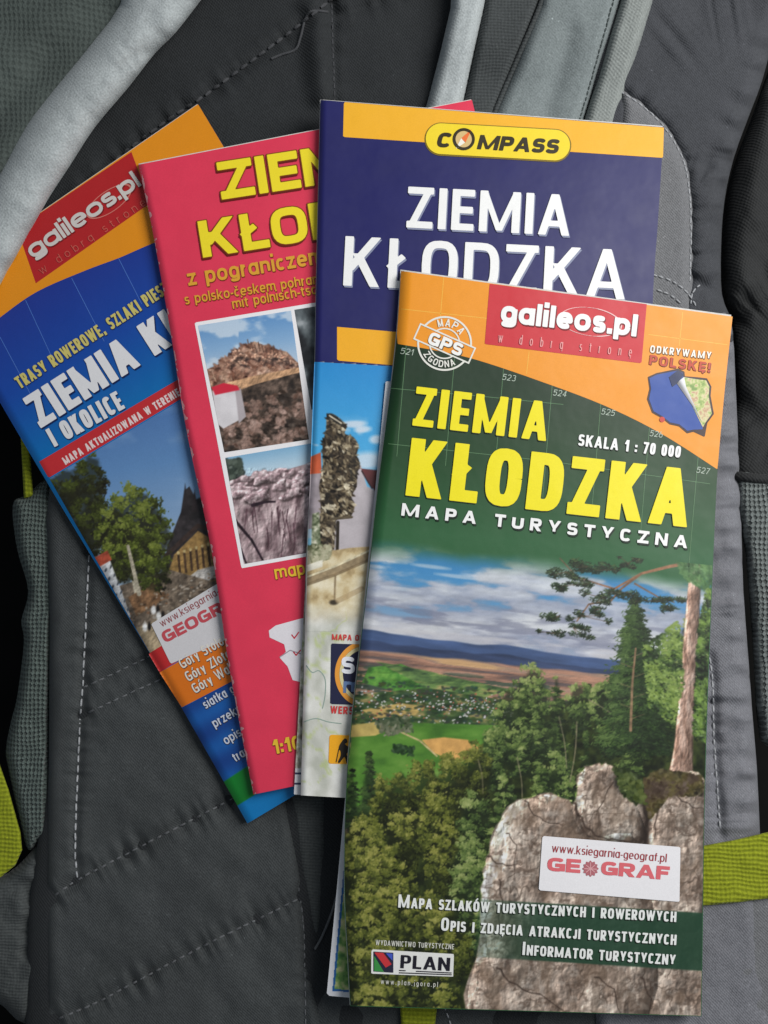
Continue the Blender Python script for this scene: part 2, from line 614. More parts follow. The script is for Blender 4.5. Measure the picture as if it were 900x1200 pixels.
def lay_text(s, p0, p1, cap, weight=0.17, aspect=None, track=0.14, slant=0.0, ky=1.0, grow=0.0, caps=None, up=None, step=None):
    """lettering whose baseline runs p0 -> p1: px points and faces.  All lengths in cap heights."""
    p0, p1 = np.array(p0, float), np.array(p1, float)
    if aspect is None:                      # letter width that fills the line
        want, lo_, hi_ = np.hypot(*(p1 - p0)) / cap, 0.15, 3.0
        for _ in range(30):
            aspect = (lo_ + hi_) / 2
            if text_field(s, weight, aspect, track, ky, caps)[1] < want:
                lo_ = aspect
            else:
                hi_ = aspect
    boxes, L, H = text_field(s, weight, aspect, track, ky, caps)
    e = (p1 - p0) / L                       # one design unit along the baseline
    n = np.array([e[1], -e[0]])
    n = n / np.hypot(*n) * cap
    if up is not None:
        n = np.array(up, float) / np.hypot(*up) * cap
    st = step or min(max(cap / 40.0, 0.33), 1.1)
    ex = np.hypot(*e)
    pad = 0.12 + grow
    X, Y, L_, S_, base, pos = [], [], [], [], 0, 0
    for c, x0, W, sc, t in boxes:
        if c == ' ':
            continue
        lo, hi = -0.42 * (c not in 'ABCDEFGHIJKLMNOPRSTUWYZŁ0123456789'), 1.0 + .5 * (c in 'ÓŚĆ') + .2 * c.islower()
        nx = int((W + 2 * pad + 0.3) * ex / st) + 3
        ny = int((hi - lo + 2 * pad) * cap / st) + 3
        gx, gy = np.meshgrid(np.linspace(-pad - .15, W + pad + .15, nx), np.linspace(hi + pad, lo - pad, ny))
        f = glyph_sdf(c, gx, gy * H, W, t, H * sc) - grow
        r = contour(f, gx, gy)
        if r is None:
            continue
        x, y, inv, starts = r
        x = x + x0 + slant * y
        X.append(p0[0] + e[0] * x + n[0] * y)
        Y.append(p0[1] + e[1] * x + n[1] * y)
        L_.append(inv + base)
        S_.append(starts + pos)
        base += len(x)
        pos += len(inv)
    return np.concatenate(X), np.concatenate(Y), np.concatenate(L_), np.concatenate(S_)
# ------------------------------------------------------------------ painted picture areas (inks of the printed photographs)
class Canvas:
    def __init__(self, x0, y0, x1, y1, s=1.25, base=(255, 255, 255)):
        self.x0, self.y0, self.s = x0, y0, s
        self.w, self.h = int((x1 - x0) * s) + 1, int((y1 - y0) * s) + 1
        self.x, self.y = np.meshgrid(x0 + np.arange(self.w) / s, y0 + np.arange(self.h) / s)
        self.c = np.ones((self.h, self.w, 3)) * np.array(base, float)
        self.rng = np.random.RandomState(11)

    def mix(self, mask, col):
        m = np.asarray(mask, float)[..., None]
        self.c = self.c * (1 - m) + np.asarray(col, float) * m

    def poly(self, pts, col, soft=1.0, var=0.0, sc=12, seed=3, stretch=(1, 1), alpha=1.0, cols=None):
        m = 1 - sstep(-soft / 2 - .3, soft / 2 + .3, poly_sdf(self.x, self.y, pts))
        n = fbm(self.x / sc * stretch[0], self.y / sc * stretch[1], seed, 5)
        if cols is not None:
            self.mix(m * alpha, self.ramp(n, cols))
        else:
            self.mix(m * alpha, np.asarray(col, float) * (1 + var * (n - .5) * 2)[..., None])

    @staticmethod
    def ramp(n, cols):
        """n 0..1 through evenly spread colours (stretched contrast)"""
        n = np.clip((n - .25) / .5, 0, 1) * (len(cols) - 1)
        i = np.clip(n.astype(int), 0, len(cols) - 2)
        f = (n - i)[..., None]
        cols = np.array(cols, float)
        return cols[i] * (1 - f) + cols[i + 1] * f

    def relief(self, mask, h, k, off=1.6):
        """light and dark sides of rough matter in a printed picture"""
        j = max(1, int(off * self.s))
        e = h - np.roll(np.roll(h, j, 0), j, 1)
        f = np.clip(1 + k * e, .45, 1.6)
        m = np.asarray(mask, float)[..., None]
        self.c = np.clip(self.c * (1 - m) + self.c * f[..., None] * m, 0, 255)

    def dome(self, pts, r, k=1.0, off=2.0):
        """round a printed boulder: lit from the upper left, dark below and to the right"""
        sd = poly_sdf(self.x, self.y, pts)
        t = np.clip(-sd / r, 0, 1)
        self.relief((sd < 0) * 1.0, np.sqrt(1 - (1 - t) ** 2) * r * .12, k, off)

    def blob(self, cx, cy, rx, ry, ang, cols, seed, k=1.2, rough=.22, sc=7):
        """one stone with an uneven outline"""
        rng = np.random.RandomState(seed)
        ph = rng.uniform(0, 6.28, 4)
        c, s = math.cos(ang), math.sin(ang)
        pts = []
        for i in range(22):
            a = 6.283 * i / 22
            q = 1 + rough * (math.sin(2 * a + ph[0]) * .5 + math.sin(3 * a + ph[1]) * .5 + math.sin(5 * a + ph[2]) * .35)
            u, v = rx * q * math.copysign(abs(math.cos(a)) ** .8, math.cos(a)), ry * q * math.copysign(abs(math.sin(a)) ** .8, math.sin(a))
            pts.append((cx + u * c - v * s, cy + u * s + v * c))
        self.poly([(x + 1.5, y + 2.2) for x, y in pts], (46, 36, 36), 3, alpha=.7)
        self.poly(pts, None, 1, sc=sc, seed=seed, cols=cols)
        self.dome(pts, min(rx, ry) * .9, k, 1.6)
        return pts

    def crown(self, cx, top, w, h, cols, n, seed, kind='leaf', size=(.7, 1.7), tone=0.0, lit=-1, dark=.75):
        """one tree of a printed photograph, from dark inner leaves to lit outer tufts"""
        rng = np.random.RandomState(seed)
        cols = np.array(cols, float)
        m = len(cols) - 1
        tufts = []
        if kind == 'leaf':
            base = [(cx + w * .46 * math.cos(i * .5236) * (1 + .12 * math.sin(i * 2.3 + seed)), top + h * .54 + h * .46 * math.sin(i * .5236) * (1 + .1 * math.sin(i * 1.7 + seed))) for i in range(12)]
        else:
            base = [(cx, top + 4), (cx + w * .2, top + h * .45), (cx + w * .42, top + h), (cx - w * .42, top + h), (cx - w * .2, top + h * .45)]
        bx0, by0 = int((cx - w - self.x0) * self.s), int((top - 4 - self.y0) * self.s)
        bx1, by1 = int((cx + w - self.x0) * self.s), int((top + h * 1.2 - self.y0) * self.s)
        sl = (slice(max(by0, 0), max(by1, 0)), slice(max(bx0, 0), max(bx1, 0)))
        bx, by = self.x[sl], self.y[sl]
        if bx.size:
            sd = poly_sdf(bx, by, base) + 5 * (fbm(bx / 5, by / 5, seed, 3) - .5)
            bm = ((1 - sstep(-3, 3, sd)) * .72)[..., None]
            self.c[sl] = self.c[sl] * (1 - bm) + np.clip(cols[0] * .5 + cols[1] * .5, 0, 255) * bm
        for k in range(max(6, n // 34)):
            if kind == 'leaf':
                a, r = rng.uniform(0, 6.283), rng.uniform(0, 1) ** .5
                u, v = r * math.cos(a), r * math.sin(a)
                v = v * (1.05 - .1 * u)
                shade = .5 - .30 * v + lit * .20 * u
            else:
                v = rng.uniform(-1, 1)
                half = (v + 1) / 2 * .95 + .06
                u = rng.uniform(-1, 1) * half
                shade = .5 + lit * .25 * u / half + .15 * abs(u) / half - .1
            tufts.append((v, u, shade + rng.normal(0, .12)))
        tufts.sort(key=lambda q: q[2])
        for v, u, sh in tufts:
            x0, y0 = cx + u * w / 2, top + h * (v + 1) / 2
            tr = w * rng.uniform(.07, .14) + 1.2
            if kind != 'leaf':
                tr *= .3 + .35 * (v + 1)
            for i in range(34):
                a, r = rng.uniform(0, 6.283), abs(rng.normal(0, .6))
                dx, dy = tr * r * math.cos(a), tr * .75 * r * math.sin(a)
                f = np.clip(sh + tone - .16 * dy / tr + rng.normal(0, .13), 0, .999) * m
                j = int(f)
                c = cols[j] + (cols[j + 1] - cols[j]) * (f - j) + rng.normal(0, 6)
                rr = rng.uniform(*size)
                if kind == 'leaf':
                    self.dab(x0 + dx, y0 + dy, rr * 1.3, rr * .8, rng.uniform(0, 3.14), c, .88)
                else:
                    sg = 1 if u > 0 else -1
                    self.dab(x0 + dx * 1.5, y0 + dy * .7 + abs(dx) * .25, rr * 1.9, rr * .55, sg * rng.normal(.25, .5), c, .88)

    def needles(self, cx, cy, rx, ry, n, cols, seed):
        """a pine's needle tuft: short strokes fanning up and out"""
        rng = np.random.RandomState(seed)
        for i in range(n):
            a, r = rng.uniform(0, 6.283), rng.uniform(0, 1) ** .6
            x, y = cx + rx * r * math.cos(a), cy + ry * r * math.sin(a) + .1 * rx * r * math.cos(a)
            c = np.array(cols[min(len(cols) - 1, int(rng.uniform(0, 1) * len(cols) * (.75 - .3 * math.sin(a))))], float)
            self.dab(x, y, rng.uniform(1.6, 3.0), rng.uniform(.45, .7), rng.normal(-.3 if math.cos(a) > 0 else .3, .7), c + rng.normal(0, 5), .8)

    def stroke(self, pts, w0, col, w1=None, var=0.2, alpha=1.0):
        w1 = w0 if w1 is None else w1
        d, s = line_dist_s(self.x, self.y, pts)
        tot = sum(math.hypot(b[0] - a[0], b[1] - a[1]) for a, b in zip(pts[:-1], pts[1:]))
        w = w0 + (w1 - w0) * s / tot
        n = fbm(self.x / 4, self.y / 4, 5, 3)
        self.mix((1 - sstep(w / 2 - .4, w / 2 + .6, d)) * alpha, np.asarray(col, float) * (1 + var * (n - .5) * 2)[..., None])

    def dab(self, x, y, rx, ry, ang, col, a=1.0):
        r = max(rx, ry) + 1
        i0, i1 = int((x - r - self.x0) * self.s), int((x + r - self.x0) * self.s) + 2
        j0, j1 = int((y - r - self.y0) * self.s), int((y + r - self.y0) * self.s) + 2
        i0, j0, i1, j1 = max(i0, 0), max(j0, 0), min(i1, self.w), min(j1, self.h)
        if i1 <= i0 or j1 <= j0:
            return
        X, Y = self.x[j0:j1, i0:i1] - x, self.y[j0:j1, i0:i1] - y
        c, s = math.cos(ang), math.sin(ang)
        q = np.hypot((X * c + Y * s) / rx, (-X * s + Y * c) / ry)
        m = (np.clip((1.35 - q) / .7, 0, 1) * a)[..., None]
        self.c[j0:j1, i0:i1] = self.c[j0:j1, i0:i1] * (1 - m) + np.asarray(col, float) * m

    def dabs(self, n, region, cols, size=(1.2, 3.0), asp=1.6, ang=None, clump=22, seed=1, order=True, a=.9, jit=14):
        """leaf-like flecks; the palette runs dark to light and follows clumps"""
        rng = np.random.RandomState(seed)
        xs, ys = [p[0] for p in region], [p[1] for p in region]
        x = rng.uniform(min(xs), max(xs), n * 3)
        y = rng.uniform(min(ys), max(ys), n * 3)
        k = inside(x, y, region)
        x, y = x[k][:n], y[k][:n]
        v = fbm(x / clump, y / clump, seed + 20, 4)
        v = np.clip((v - .28) / .44 + rng.normal(0, .22, len(x)), 0, .999)
        if order:
            o = np.argsort(v * .6 + rng.uniform(0, 1, len(x)) * .4)
            x, y, v = x[o], y[o], v[o]
        cols = np.array(cols, float)
        for X, Y, V in zip(x, y, v):
            f = V * (len(cols) - 1)
            i = int(f)
            c = cols[i] + (cols[min(i + 1, len(cols) - 1)] - cols[i]) * (f - i) + rng.normal(0, jit, 1)
            r = rng.uniform(*size)
            an = rng.uniform(0, math.pi) if ang is None else rng.normal(ang, .5)
            self.dab(X, Y, r * asp ** .5, r / asp ** .5, an, c, a)

    def sample(self, px, py):
        u = np.clip((px - self.x0) * self.s, 0, self.w - 1.001)
        v = np.clip((py - self.y0) * self.s, 0, self.h - 1.001)
        i, j = u.astype(int), v.astype(int)
        fu, fv = (u - i)[..., None], (v - j)[..., None]
        C = self.c
        return (C[j, i] * (1 - fu) + C[j, i + 1] * fu) * (1 - fv) + (C[j + 1, i] * (1 - fu) + C[j + 1, i + 1] * fu) * fv


# ------------------------------------------------------------------ folded maps
LAYER = 0.00006


class FoldedMap:
    def __init__(self, left, right, top_z, thick, roll, gain, label, nleaf=6, group='folded tourist maps fanned out on the backpack'):
        self.Lp = np.array(smooth(left, 8))
        self.Rp = np.array(smooth(right, 8))
        self.topf, self.thick, self.roll, self.gain, self.nleaf = top_z, thick, roll, gain, nleaf
        c = self.uv(np.array([.5]), np.array([.5]))
        cx, cy = float(c[0][0]), float(c[1][0])
        o = P(cx, cy, self.H(np.array(cx), np.array(cy)) - thick)
        self.root = empty('folded_map', tuple(o), label, 'map', group)

    def _curve(self, pts, v):
        q = np.linspace(0, 1, len(pts))
        return np.interp(v, q, pts[:, 0]), np.interp(v, q, pts[:, 1])

    def uv(self, u, v):
        lx, ly = self._curve(self.Lp, v)
        rx, ry = self._curve(self.Rp, v)
        return lx + (rx - lx) * u, ly + (ry - ly) * u

    def H(self, px, py):
        z = self.topf(px, py)
        if self.roll:
            r, depth = self.roll
            d = line_dist(px, py, [tuple(q) for q in self.Lp[::4]] + [tuple(self.Lp[-1])])
            t = np.clip(1 - d / r, 0, 1)
            z = z - depth * t * t
        return z * MM

    def ink(self, c):
        return np.clip(lin(c) * self.gain, 0, 0.86)

    def sheet(self, name, colf, nu=120, nv=240, mat=M_PRINT, parent=None, lift=0.0, thick=0.0003):
        """the cover itself: printed face plus the cut paper edge round it"""
        uu = np.linspace(0, 1, nu)
        if self.roll:                                  # finer towards the fold
            uu = uu ** 1.35
        u, v = np.meshgrid(uu, np.linspace(0, 1, nv))
        px, py = self.uv(u, v)
        z = self.H(px, py) + lift
        co = P(px, py, z).reshape(-1, 3)
        col = self.ink(colf(px, py)).reshape(-1, 3)
        f = grid_faces(nu, nv)
        rim = np.concatenate([np.arange(nu), np.arange(1, nv) * nu + nu - 1, (nv - 1) * nu + np.arange(nu - 2, -1, -1), np.arange(nv - 2, 0, -1) * nu])
        low = co[rim].copy()
        low[:, 2] -= thick
        k = len(rim)
        b = len(co)
        rim2 = co[rim].copy()
        i = np.arange(k)
        j = (i + 1) % k
        wall = np.stack([b + i, b + j, b + k + j, b + k + i], 1)
        allco = np.concatenate([co, rim2, low])
        allcol = np.concatenate([col, np.tile([[.7, .69, .66]], (2 * k, 1))])
        faces = np.concatenate([f, wall])
        o = make_mesh(name, allco, faces.ravel(), np.arange(len(faces)) * 4, [mat, M_PAPER], parent or self.root, allcol,
                      np.concatenate([np.zeros(len(f), int), np.ones(len(wall), int)]))
        return o

    def pages(self, name='folded_pages', sheet_mm=0.34, jitter=1.3, seed=0):
        """the folded leaves under the cover, one thin slab above the other"""
        rng = np.random.RandomState(seed)
        co_, fa_, base = [], [], 0
        n = self.nleaf
        pitch = (self.thick - 0.00045) / n
        nu, nv = 26, 50
        for k in range(n):
            off = rng.uniform(-jitter, jitter, 4)
            u, v = np.meshgrid(np.linspace(0.004, .997, nu), np.linspace(.002, .998, nv))
            px, py = self.uv(u, v)
            px = px + off[0] * (1 - u) - abs(off[1]) * u * .6
            py = py + off[2] * (1 - v) - abs(off[3]) * .3
            zt = np.minimum(self.H(px, py), self.topf(px, py) * MM) - 0.00045 - k * pitch
            for s in (0, 1):
                co_.append(P(px, py, zt - s * pitch * .72).reshape(-1, 3))
            f = grid_faces(nu, nv, base)
            m = nu * nv
            rim = np.concatenate([np.arange(nu), np.arange(1, nv) * nu + nu - 1, (nv - 1) * nu + np.arange(nu - 2, -1, -1), np.arange(nv - 2, 0, -1) * nu])
            r2 = np.roll(rim, -1)
            fa_ += [f, f[:, ::-1] + m, np.stack([rim, r2, r2 + m, rim + m], 1) + base]
            base += 2 * m
        fa = np.concatenate(fa_)
        return make_mesh(name, np.concatenate(co_), fa.ravel(), np.arange(len(fa)) * 4, M_PAPER, self.root, smooth_=False)

    def shape(self, name, field, box, res, col, layer, parent=None, mat=M_PRINT, zf=None):
        """flat printed area: field<0, fitted to the sheet"""
        x0, y0, x1, y1 = box
        gx, gy = np.meshgrid(np.arange(x0, x1 + res, res), np.arange(y0, y1 + res, res))
        r = contour(field(gx, gy), gx, gy)
        px, py, loops, starts = r
        z = (zf or self.H)(px, py) + layer * LAYER
        c = colf_to(col, px, py)
        return make_mesh(name, P(px, py, z), loops, starts, mat, parent or self.root, self.ink(c))

    def poly(self, name, pts, col, layer, res=2.0, parent=None, mat=M_PRINT, rnd=0.0, holes=()):
        xs, ys = [p[0] for p in pts], [p[1] for p in pts]

        def f(x, y):
            d = poly_sdf(x, y, pts) - rnd
            for h in holes:
                d = np.maximum(d, -poly_sdf(x, y, h))
            return d
        return self.shape(name, f, (min(xs) - 2 * res - rnd, min(ys) - 2 * res - rnd, max(xs) + 2 * res + rnd, max(ys) + 2 * res + rnd), res, col, layer, parent, mat)

    def lines(self, name, runs, w, col, layer, res=.6, parent=None):
        pts = [p for r in runs for p in r]
        xs, ys = [p[0] for p in pts], [p[1] for p in pts]
        return self.shape(name, lambda x, y: np.minimum.reduce([line_dist(x, y, r) for r in runs]) - w / 2,
                          (min(xs) - w, min(ys) - w, max(xs) + w, max(ys) + w), res, col, layer, parent)

    def text(self, name, items, layer=3, parent=None, mat=M_PRINT, split=False):
        """lettering; items: (string, p0, p1, cap, colour, options).  options may hold shadow=(dx,dy,colour) and edge=(grow,colour)"""
        if split and len(items) > 1:
            return [self.text(name, [i], layer, parent, mat) for i in items]
        X, Y, Z, L, Sx, C = [], [], [], [], [], []
        base = pos = 0
        for s, p0, p1, cap, col, kw in items:
            kw = dict(kw)
            sh, ed = kw.pop('shadow', None), kw.pop('edge', None)
            todo = []
            if sh:
                n = max(1, int(math.hypot(sh[0], sh[1]) / 1.6))
                for q in range(n, 0, -1):
                    todo.append((sh[0] * q / n, sh[1] * q / n, sh[2], -1.0 - .25 * q, kw.get('grow', 0) + (ed[0] * .6 if ed else 0)))
            if ed:
                todo.append((0, 0, ed[1], -.6, kw.get('grow', 0) + ed[0]))
            todo.append((0, 0, col, 0, kw.get('grow', 0)))
            for dx, dy, c, dl, g in todo:
                k2 = dict(kw)
                k2['grow'] = g
                x, y, l, st = lay_text(s, p0, p1, cap, **k2)
                x, y = x + dx, y + dy
                X.append(x)
                Y.append(y)
                Z.append(self.H(x, y) + (layer + dl) * LAYER)
                C.append(self.ink(np.tile(np.array(c, float), (len(x), 1))))
                L.append(l + base)
                Sx.append(st + pos)
                base += len(x)
                pos += len(l)
        X, Y, Z = map(np.concatenate, (X, Y, Z))
        return make_mesh(name, P(X, Y, Z), np.concatenate(L), np.concatenate(Sx), mat, parent or self.root, np.concatenate(C))

    def picture(self, name, canvas, region, layer, parent=None, step=0.9, soft=None):
        """printed photograph: fine grid over the region coloured with the inks"""
        xs, ys = [p[0] for p in region], [p[1] for p in region]
        return self.shape(name, lambda x, y: poly_sdf(x, y, region), (min(xs) - 1, min(ys) - 1, max(xs) + 1, max(ys) + 1), step,
                          canvas.sample, layer, parent)


def colf_to(col, px, py):
    return col(px, py) if callable(col) else np.tile(np.array(col, float), (len(px), 1))
# ================================================================== ground and backpack
def ground():
    m, nt, b = new_mat('dark_floor')
    tc = N(nt, 'ShaderNodeTexCoord')
    n1 = N(nt, 'ShaderNodeTexNoise')
    n1.inputs['Scale'].default_value = 40
    n1.inputs['Detail'].default_value = 5
    nt.links.new(tc.outputs['Object'], n1.inputs['Vector'])
    r = N(nt, 'ShaderNodeValToRGB')
    r.color_ramp.elements[0].color = (0.004, 0.004, 0.004, 1)
    r.color_ramp.elements[1].color = (0.010, 0.010, 0.010, 1)
    nt.links.new(n1.outputs['Fac'], r.inputs[0])
    nt.links.new(r.outputs[0], b.inputs['Base Color'])
    b.inputs['Roughness'].default_value = 0.95
    b.inputs['Specular IOR Level'].default_value = 0.1
    co = np.array([(-3, -3, -.06), (3, -3, -.06), (3, 3, -.06), (-3, 3, -.06)], float)
    o = make_mesh('ground', co, [0, 1, 2, 3], [0], m)
    o['kind'] = 'structure'
    o['label'] = 'dark floor under the backpack'


ground()
pack = empty('backpack', (0, 0, -0.06), 'grey backpack lying on its front with pale straps and lime webbing, under the maps', 'backpack')

CH = fabric('charcoal_cloth', (.025, .0275, .030), .0008, 'twill', contrast=0.28)
LUM = fabric('dark_grey_twill', (.052, .0572, .0595), .0007, 'twill', contrast=.26)
CHAN = fabric('grey_spacer_cloth', (.055, .061, .062), .0010, 'rib', contrast=0.25)
GREY_SHADE = fabric('shaded_grey_ripstop', (.052, .055, .063), .0007, 'twill', contrast=0.24)  # same cloth as the padded edge, darkened in colour to stand for shade
GREY = fabric('mid_grey_ripstop', (.165, .168, .188), .0007, 'twill', contrast=0.24, var=.15)
PANEL = fabric('grey_twill', (.155, .158, .168), .0007, 'twill', contrast=0.26, var=.12)
BLACK = fabric('black_ribbed_cloth', (.024, .025, .026), .0009, 'twill', contrast=0.28)
MESHR = fabric('grey_spacer_mesh', (.125, .142, .140), .0015, 'mesh', contrast=.75, bump=.9, var=.15)
MESHL = fabric('green_grey_spacer_mesh', (.080, .102, .094), .0013, 'mesh', contrast=.75, bump=.9, var=.15)
LINER = fabric('strap_liner_mesh', (.062, .076, .071), .0017, 'mesh', contrast=0.28, var=.5)
PALE = fabric('pale_grey_binding', (.37, .402, .412), .0009, 'twill', contrast=0.050, var=.18)
STRAP = fabric('blue_grey_strap_cloth', (.180, .207, .212), .0008, 'twill', contrast=0.061, var=.12)
STRAPB = fabric('pale_twill_tape', (.225, .245, .238), .0010, 'twill', contrast=0.19, var=.1)
WEB = fabric('dark_woven_webbing', (.052, .058, .060), .0011, 'rib', contrast=0.33)
LIME = fabric('lime_webbing', (.235, .270, .014), .0014, 'rib', contrast=.42, var=.15)
THREAD = fabric('pale_thread', (.34, .35, .37), .0008, 'plain', contrast=0.11)
THREADD = fabric('dark_thread', (.060, .062, .068), .0008, 'plain', contrast=0.11)
SURF = {}


def pad(name, pts, base, puff, rw, mat, res=2.0, seams=(), wr=(0.5, 40, 1), pucker=None, slope=(0, 0), smooth_n=5, parent=None, extra=None):
    """stuffed cloth panel: rounded towards its outline, drawn in along its seams.  Heights in mm, plan measured in the survey frame"""
    o = smooth(pts, smooth_n, True) if smooth_n else pts
    xs, ys = [p[0] for p in o], [p[1] for p in o]
    mx, my = sum(xs) / len(xs), sum(ys) / len(ys)
    amp, sc, seed = wr

    def zf(x, y):
        d = np.maximum(-poly_sdf(x, y, o), 0)
        t = np.clip(d / rw, 0, 1)
        z = base + puff * np.sqrt(1 - (1 - t) ** 2) + slope[0] * (x - mx) + slope[1] * (y - my)
        z = z + amp * (fbm(x / sc, y / sc, seed, 3) - .5) * 2 * t
        for sp, depth, w in seams:
            q, s = line_dist_s(x, y, sp)
            z = z - depth * np.exp(-(q / w) ** 2)
            ph = fbm(s / 9, 0 * s + seed, seed + 5, 2)
            z = z + depth * .85 * (ph - .5) * np.exp(-(q / (w * 2.2)) ** 2) * 2
        if pucker:
            pl, pa, pw, pd = pucker
            q, s = line_dist_s(x, y, pl)
            w_ = fbm(s / pd, q / 60, seed + 8, 2) + .35 * np.sin(s / pd * 2.1 + 3 * fbm(s / 60, q / 30, seed, 2))
            z = z + pa * (w_ - .6) * np.exp(-(q / pw) ** 2)
        if extra:
            z = z + extra(x, y)
        return z * MM
    gx, gy = np.meshgrid(np.arange(min(xs) - res, max(xs) + 2 * res, res), np.arange(min(ys) - res, max(ys) + 2 * res, res))
    px, py, l, st = contour(poly_sdf(gx, gy, o), gx, gy)
    ob = make_mesh(name, P(px, py, zf(px, py)), l, st, mat, parent or pack)
    SURF[ob.name] = zf
    ob['z'] = 0
    del ob['z']
    return ob, zf


def stitches(pts, zf, dash=7.5, gap=3.0, r=.00032, mat=None, lift=.0001, parent=None, seed=0, sm=True, name='stitching'):
    """a run of thread: one short bead of thread per stitch"""
    rng = np.random.RandomState(seed + int(pts[0][0]))
    p = np.array(smooth(pts, 12) if sm else pts, float)
    L = np.concatenate([[0], np.cumsum(np.hypot(*np.diff(p, axis=0).T))])
    s0 = np.arange(0, L[-1] - dash, dash + gap)
    s0 = s0 + rng.uniform(-.5, .5, len(s0))
    co, fa, b = [], [], 0
    nr, ns = 5, 7
    for s in s0:
        ss = np.array([s, s + dash * rng.uniform(.9, 1.08)])
        x, y = np.interp(ss, L, p[:, 0]), np.interp(ss, L, p[:, 1])
        x, y = x + rng.uniform(-.35, .35, 2), y + rng.uniform(-.35, .35, 2)
        z = zf(x, y) + lift
        a, c = P(x, y, z)
        d = c - a
        ln = np.linalg.norm(d)
        d = d / ln
        sd = np.cross(d, (0, 0, 1.0))
        sd /= np.linalg.norm(sd)
        up = np.cross(sd, d)
        for i in range(nr):
            t = i / (nr - 1)
            rr = r * (.45 + .55 * math.sin(math.pi * (.12 + .76 * t)))
            for k in range(ns):
                an = 2 * math.pi * k / ns
                co.append(a + d * ln * t + sd * rr * math.cos(an) + up * (rr * math.sin(an) + .00012 * math.sin(math.pi * t)))
        for i in range(nr - 1):
            for k in range(ns):
                k2 = (k + 1) % ns
                fa.append((b + i * ns + k, b + i * ns + k2, b + (i + 1) * ns + k2, b + (i + 1) * ns + k))
        b += nr * ns
    fa = np.array(fa)
    return make_mesh(name, np.array(co), fa.ravel(), np.arange(len(fa)) * 4, mat or THREAD, parent or pack)


def cord(name, pts, zf, r, mat, lift=0.0, parent=None):
    """piping or a loose thread: a round tube along the run"""
    p = np.array(smooth(pts, 8), float)
    x, y = p[:, 0], p[:, 1]
    c = P(x, y, zf(x, y) + lift)
    ns = 8
    t = np.gradient(c, axis=0)
    t /= np.linalg.norm(t, axis=1)[:, None]
    sd = np.cross(t, (0, 0, 1.0))
    sd /= np.linalg.norm(sd, axis=1)[:, None]
    up = np.cross(sd, t)
    an = 2 * np.pi * np.arange(ns) / ns
    co = c[:, None] + r * (sd[:, None] * np.cos(an)[None, :, None] + up[:, None] * np.sin(an)[None, :, None])
    i, k = np.meshgrid(np.arange(len(p) - 1), np.arange(ns), indexing='ij')
    k2 = (k + 1) % ns
    fa = np.stack([i * ns + k, i * ns + k2, (i + 1) * ns + k2, (i + 1) * ns + k], -1).reshape(-1, 4)
    return make_mesh(name, co.reshape(-1, 3), fa.ravel(), np.arange(len(fa)) * 4, mat, parent or pack)


# ---- back panel: charcoal cloth the pads are sewn on
S1 = [(96, 222), (140, 184), (190, 146), (240, 112), (300, 68), (345, 34), (392, -4)]
S2 = [(388, -30), (389, 20), (392, 120), (394, 180)]
S3 = [(384, 19), (420, 12), (470, -4)]


def back_extra(x, y):
    fold = 4.0 * np.exp(-(seg_dist(x, y, (368, 8), (378, 110))[0] / 16) ** 2)
    step = 2.5 * sstep(-6, 6, (x - 96) * (-.575) + (y - 222) * (-.818) + 0) * 0
    return fold + step


back, zb = pad('back_panel', [(-80, -80), (858, -80), (842, 60), (838, 300), (852, 480), (858, 700), (868, 860), (872, 1060), (872, 1290), (28, 1290), (34, 1060), (57, 900), (60, 575), (44, 470), (10, 430), (-80, 400)], -4.0, 3.6, 26, CH, 3.0,
               [(S1, 1.6, 7), (S2, 1.4, 6), (S3, 1.0, 6)], (.7, 60, 3), smooth_n=0, extra=back_extra)
stitches(S1, zb, 8.5, 4.5, .00055, THREADD, lift=.0004, parent=back)
stitches(S2, zb, 6, 2.5, .00034, THREADD, parent=back)
cord('loose_thread', [(318, 69), (330, 64), (346, 58), (352, 44), (358, 22), (366, 13), (384, 14)], zb, .00042, THREADD, .0003, back)

# ---- body of the pack below the panels
pad('pack_body', [(-60, -60), (835, -60), (815, 300), (835, 700), (850, 1270), (75, 1270), (80, 900), (85, 600), (60, 470), (-60, 380)], -59.5, 49, 40, CH, 9.0, (), (2.0, 120, 5), smooth_n=0)

# ---- lumbar pad, lower left, with its quilting
V1 = [(105, 640), (101, 720), (97, 800), (93, 860), (88, 990), (91, 1030)]
Q1 = [(97, 806), (140, 786), (200, 757), (260, 728)]
Q2 = [(95, 839), (140, 818), (190, 795), (260, 762)]
Q3 = [(56, 1055), (93, 1030), (159, 995), (266, 939), (330, 905)]
Q4 = [(60, 1197), (110, 1176), (154, 1153), (233, 1111), (300, 1078), (352, 1052)]
V2 = [(350, 1040), (356, 1090), (358, 1195), (360, 1290)]
lum, zl = pad('lumbar_pad', [(58, 572), (110, 562), (200, 548), (330, 640), (334, 760), (333, 900), (340, 960), (356, 1050), (361, 1130), (364, 1290), (50, 1290), (55, 1180), (54, 1060), (57, 900), (58, 720)],
              -2.2, 3.9, 16, LUM, 2.2, [(V1, 1.3, 6), (Q1, 1.1, 6), (Q2, 1.1, 6), (Q3, 1.7, 8), (Q4, 1.6, 8), (V2, .9, 5)], (1.0, 38, 7), smooth_n=3)
stitches(V1, zl, 8, 3.2, .00036, parent=lum)
TH2 = fabric('grey_thread', (.13, .135, .145), .0008, 'plain', contrast=0.11)
for q in (Q1, Q2):
    stitches(q, zl, 7, 3.5, .00032, TH2, parent=lum)
stitches(Q3, zl, 6.5, 4, .00034, TH2, parent=lum)
stitches(Q4, zl, 6.5, 4, .00034, TH2, parent=lum)
stitches(V2, zl, 7, 4, .00026, TH2, parent=lum)

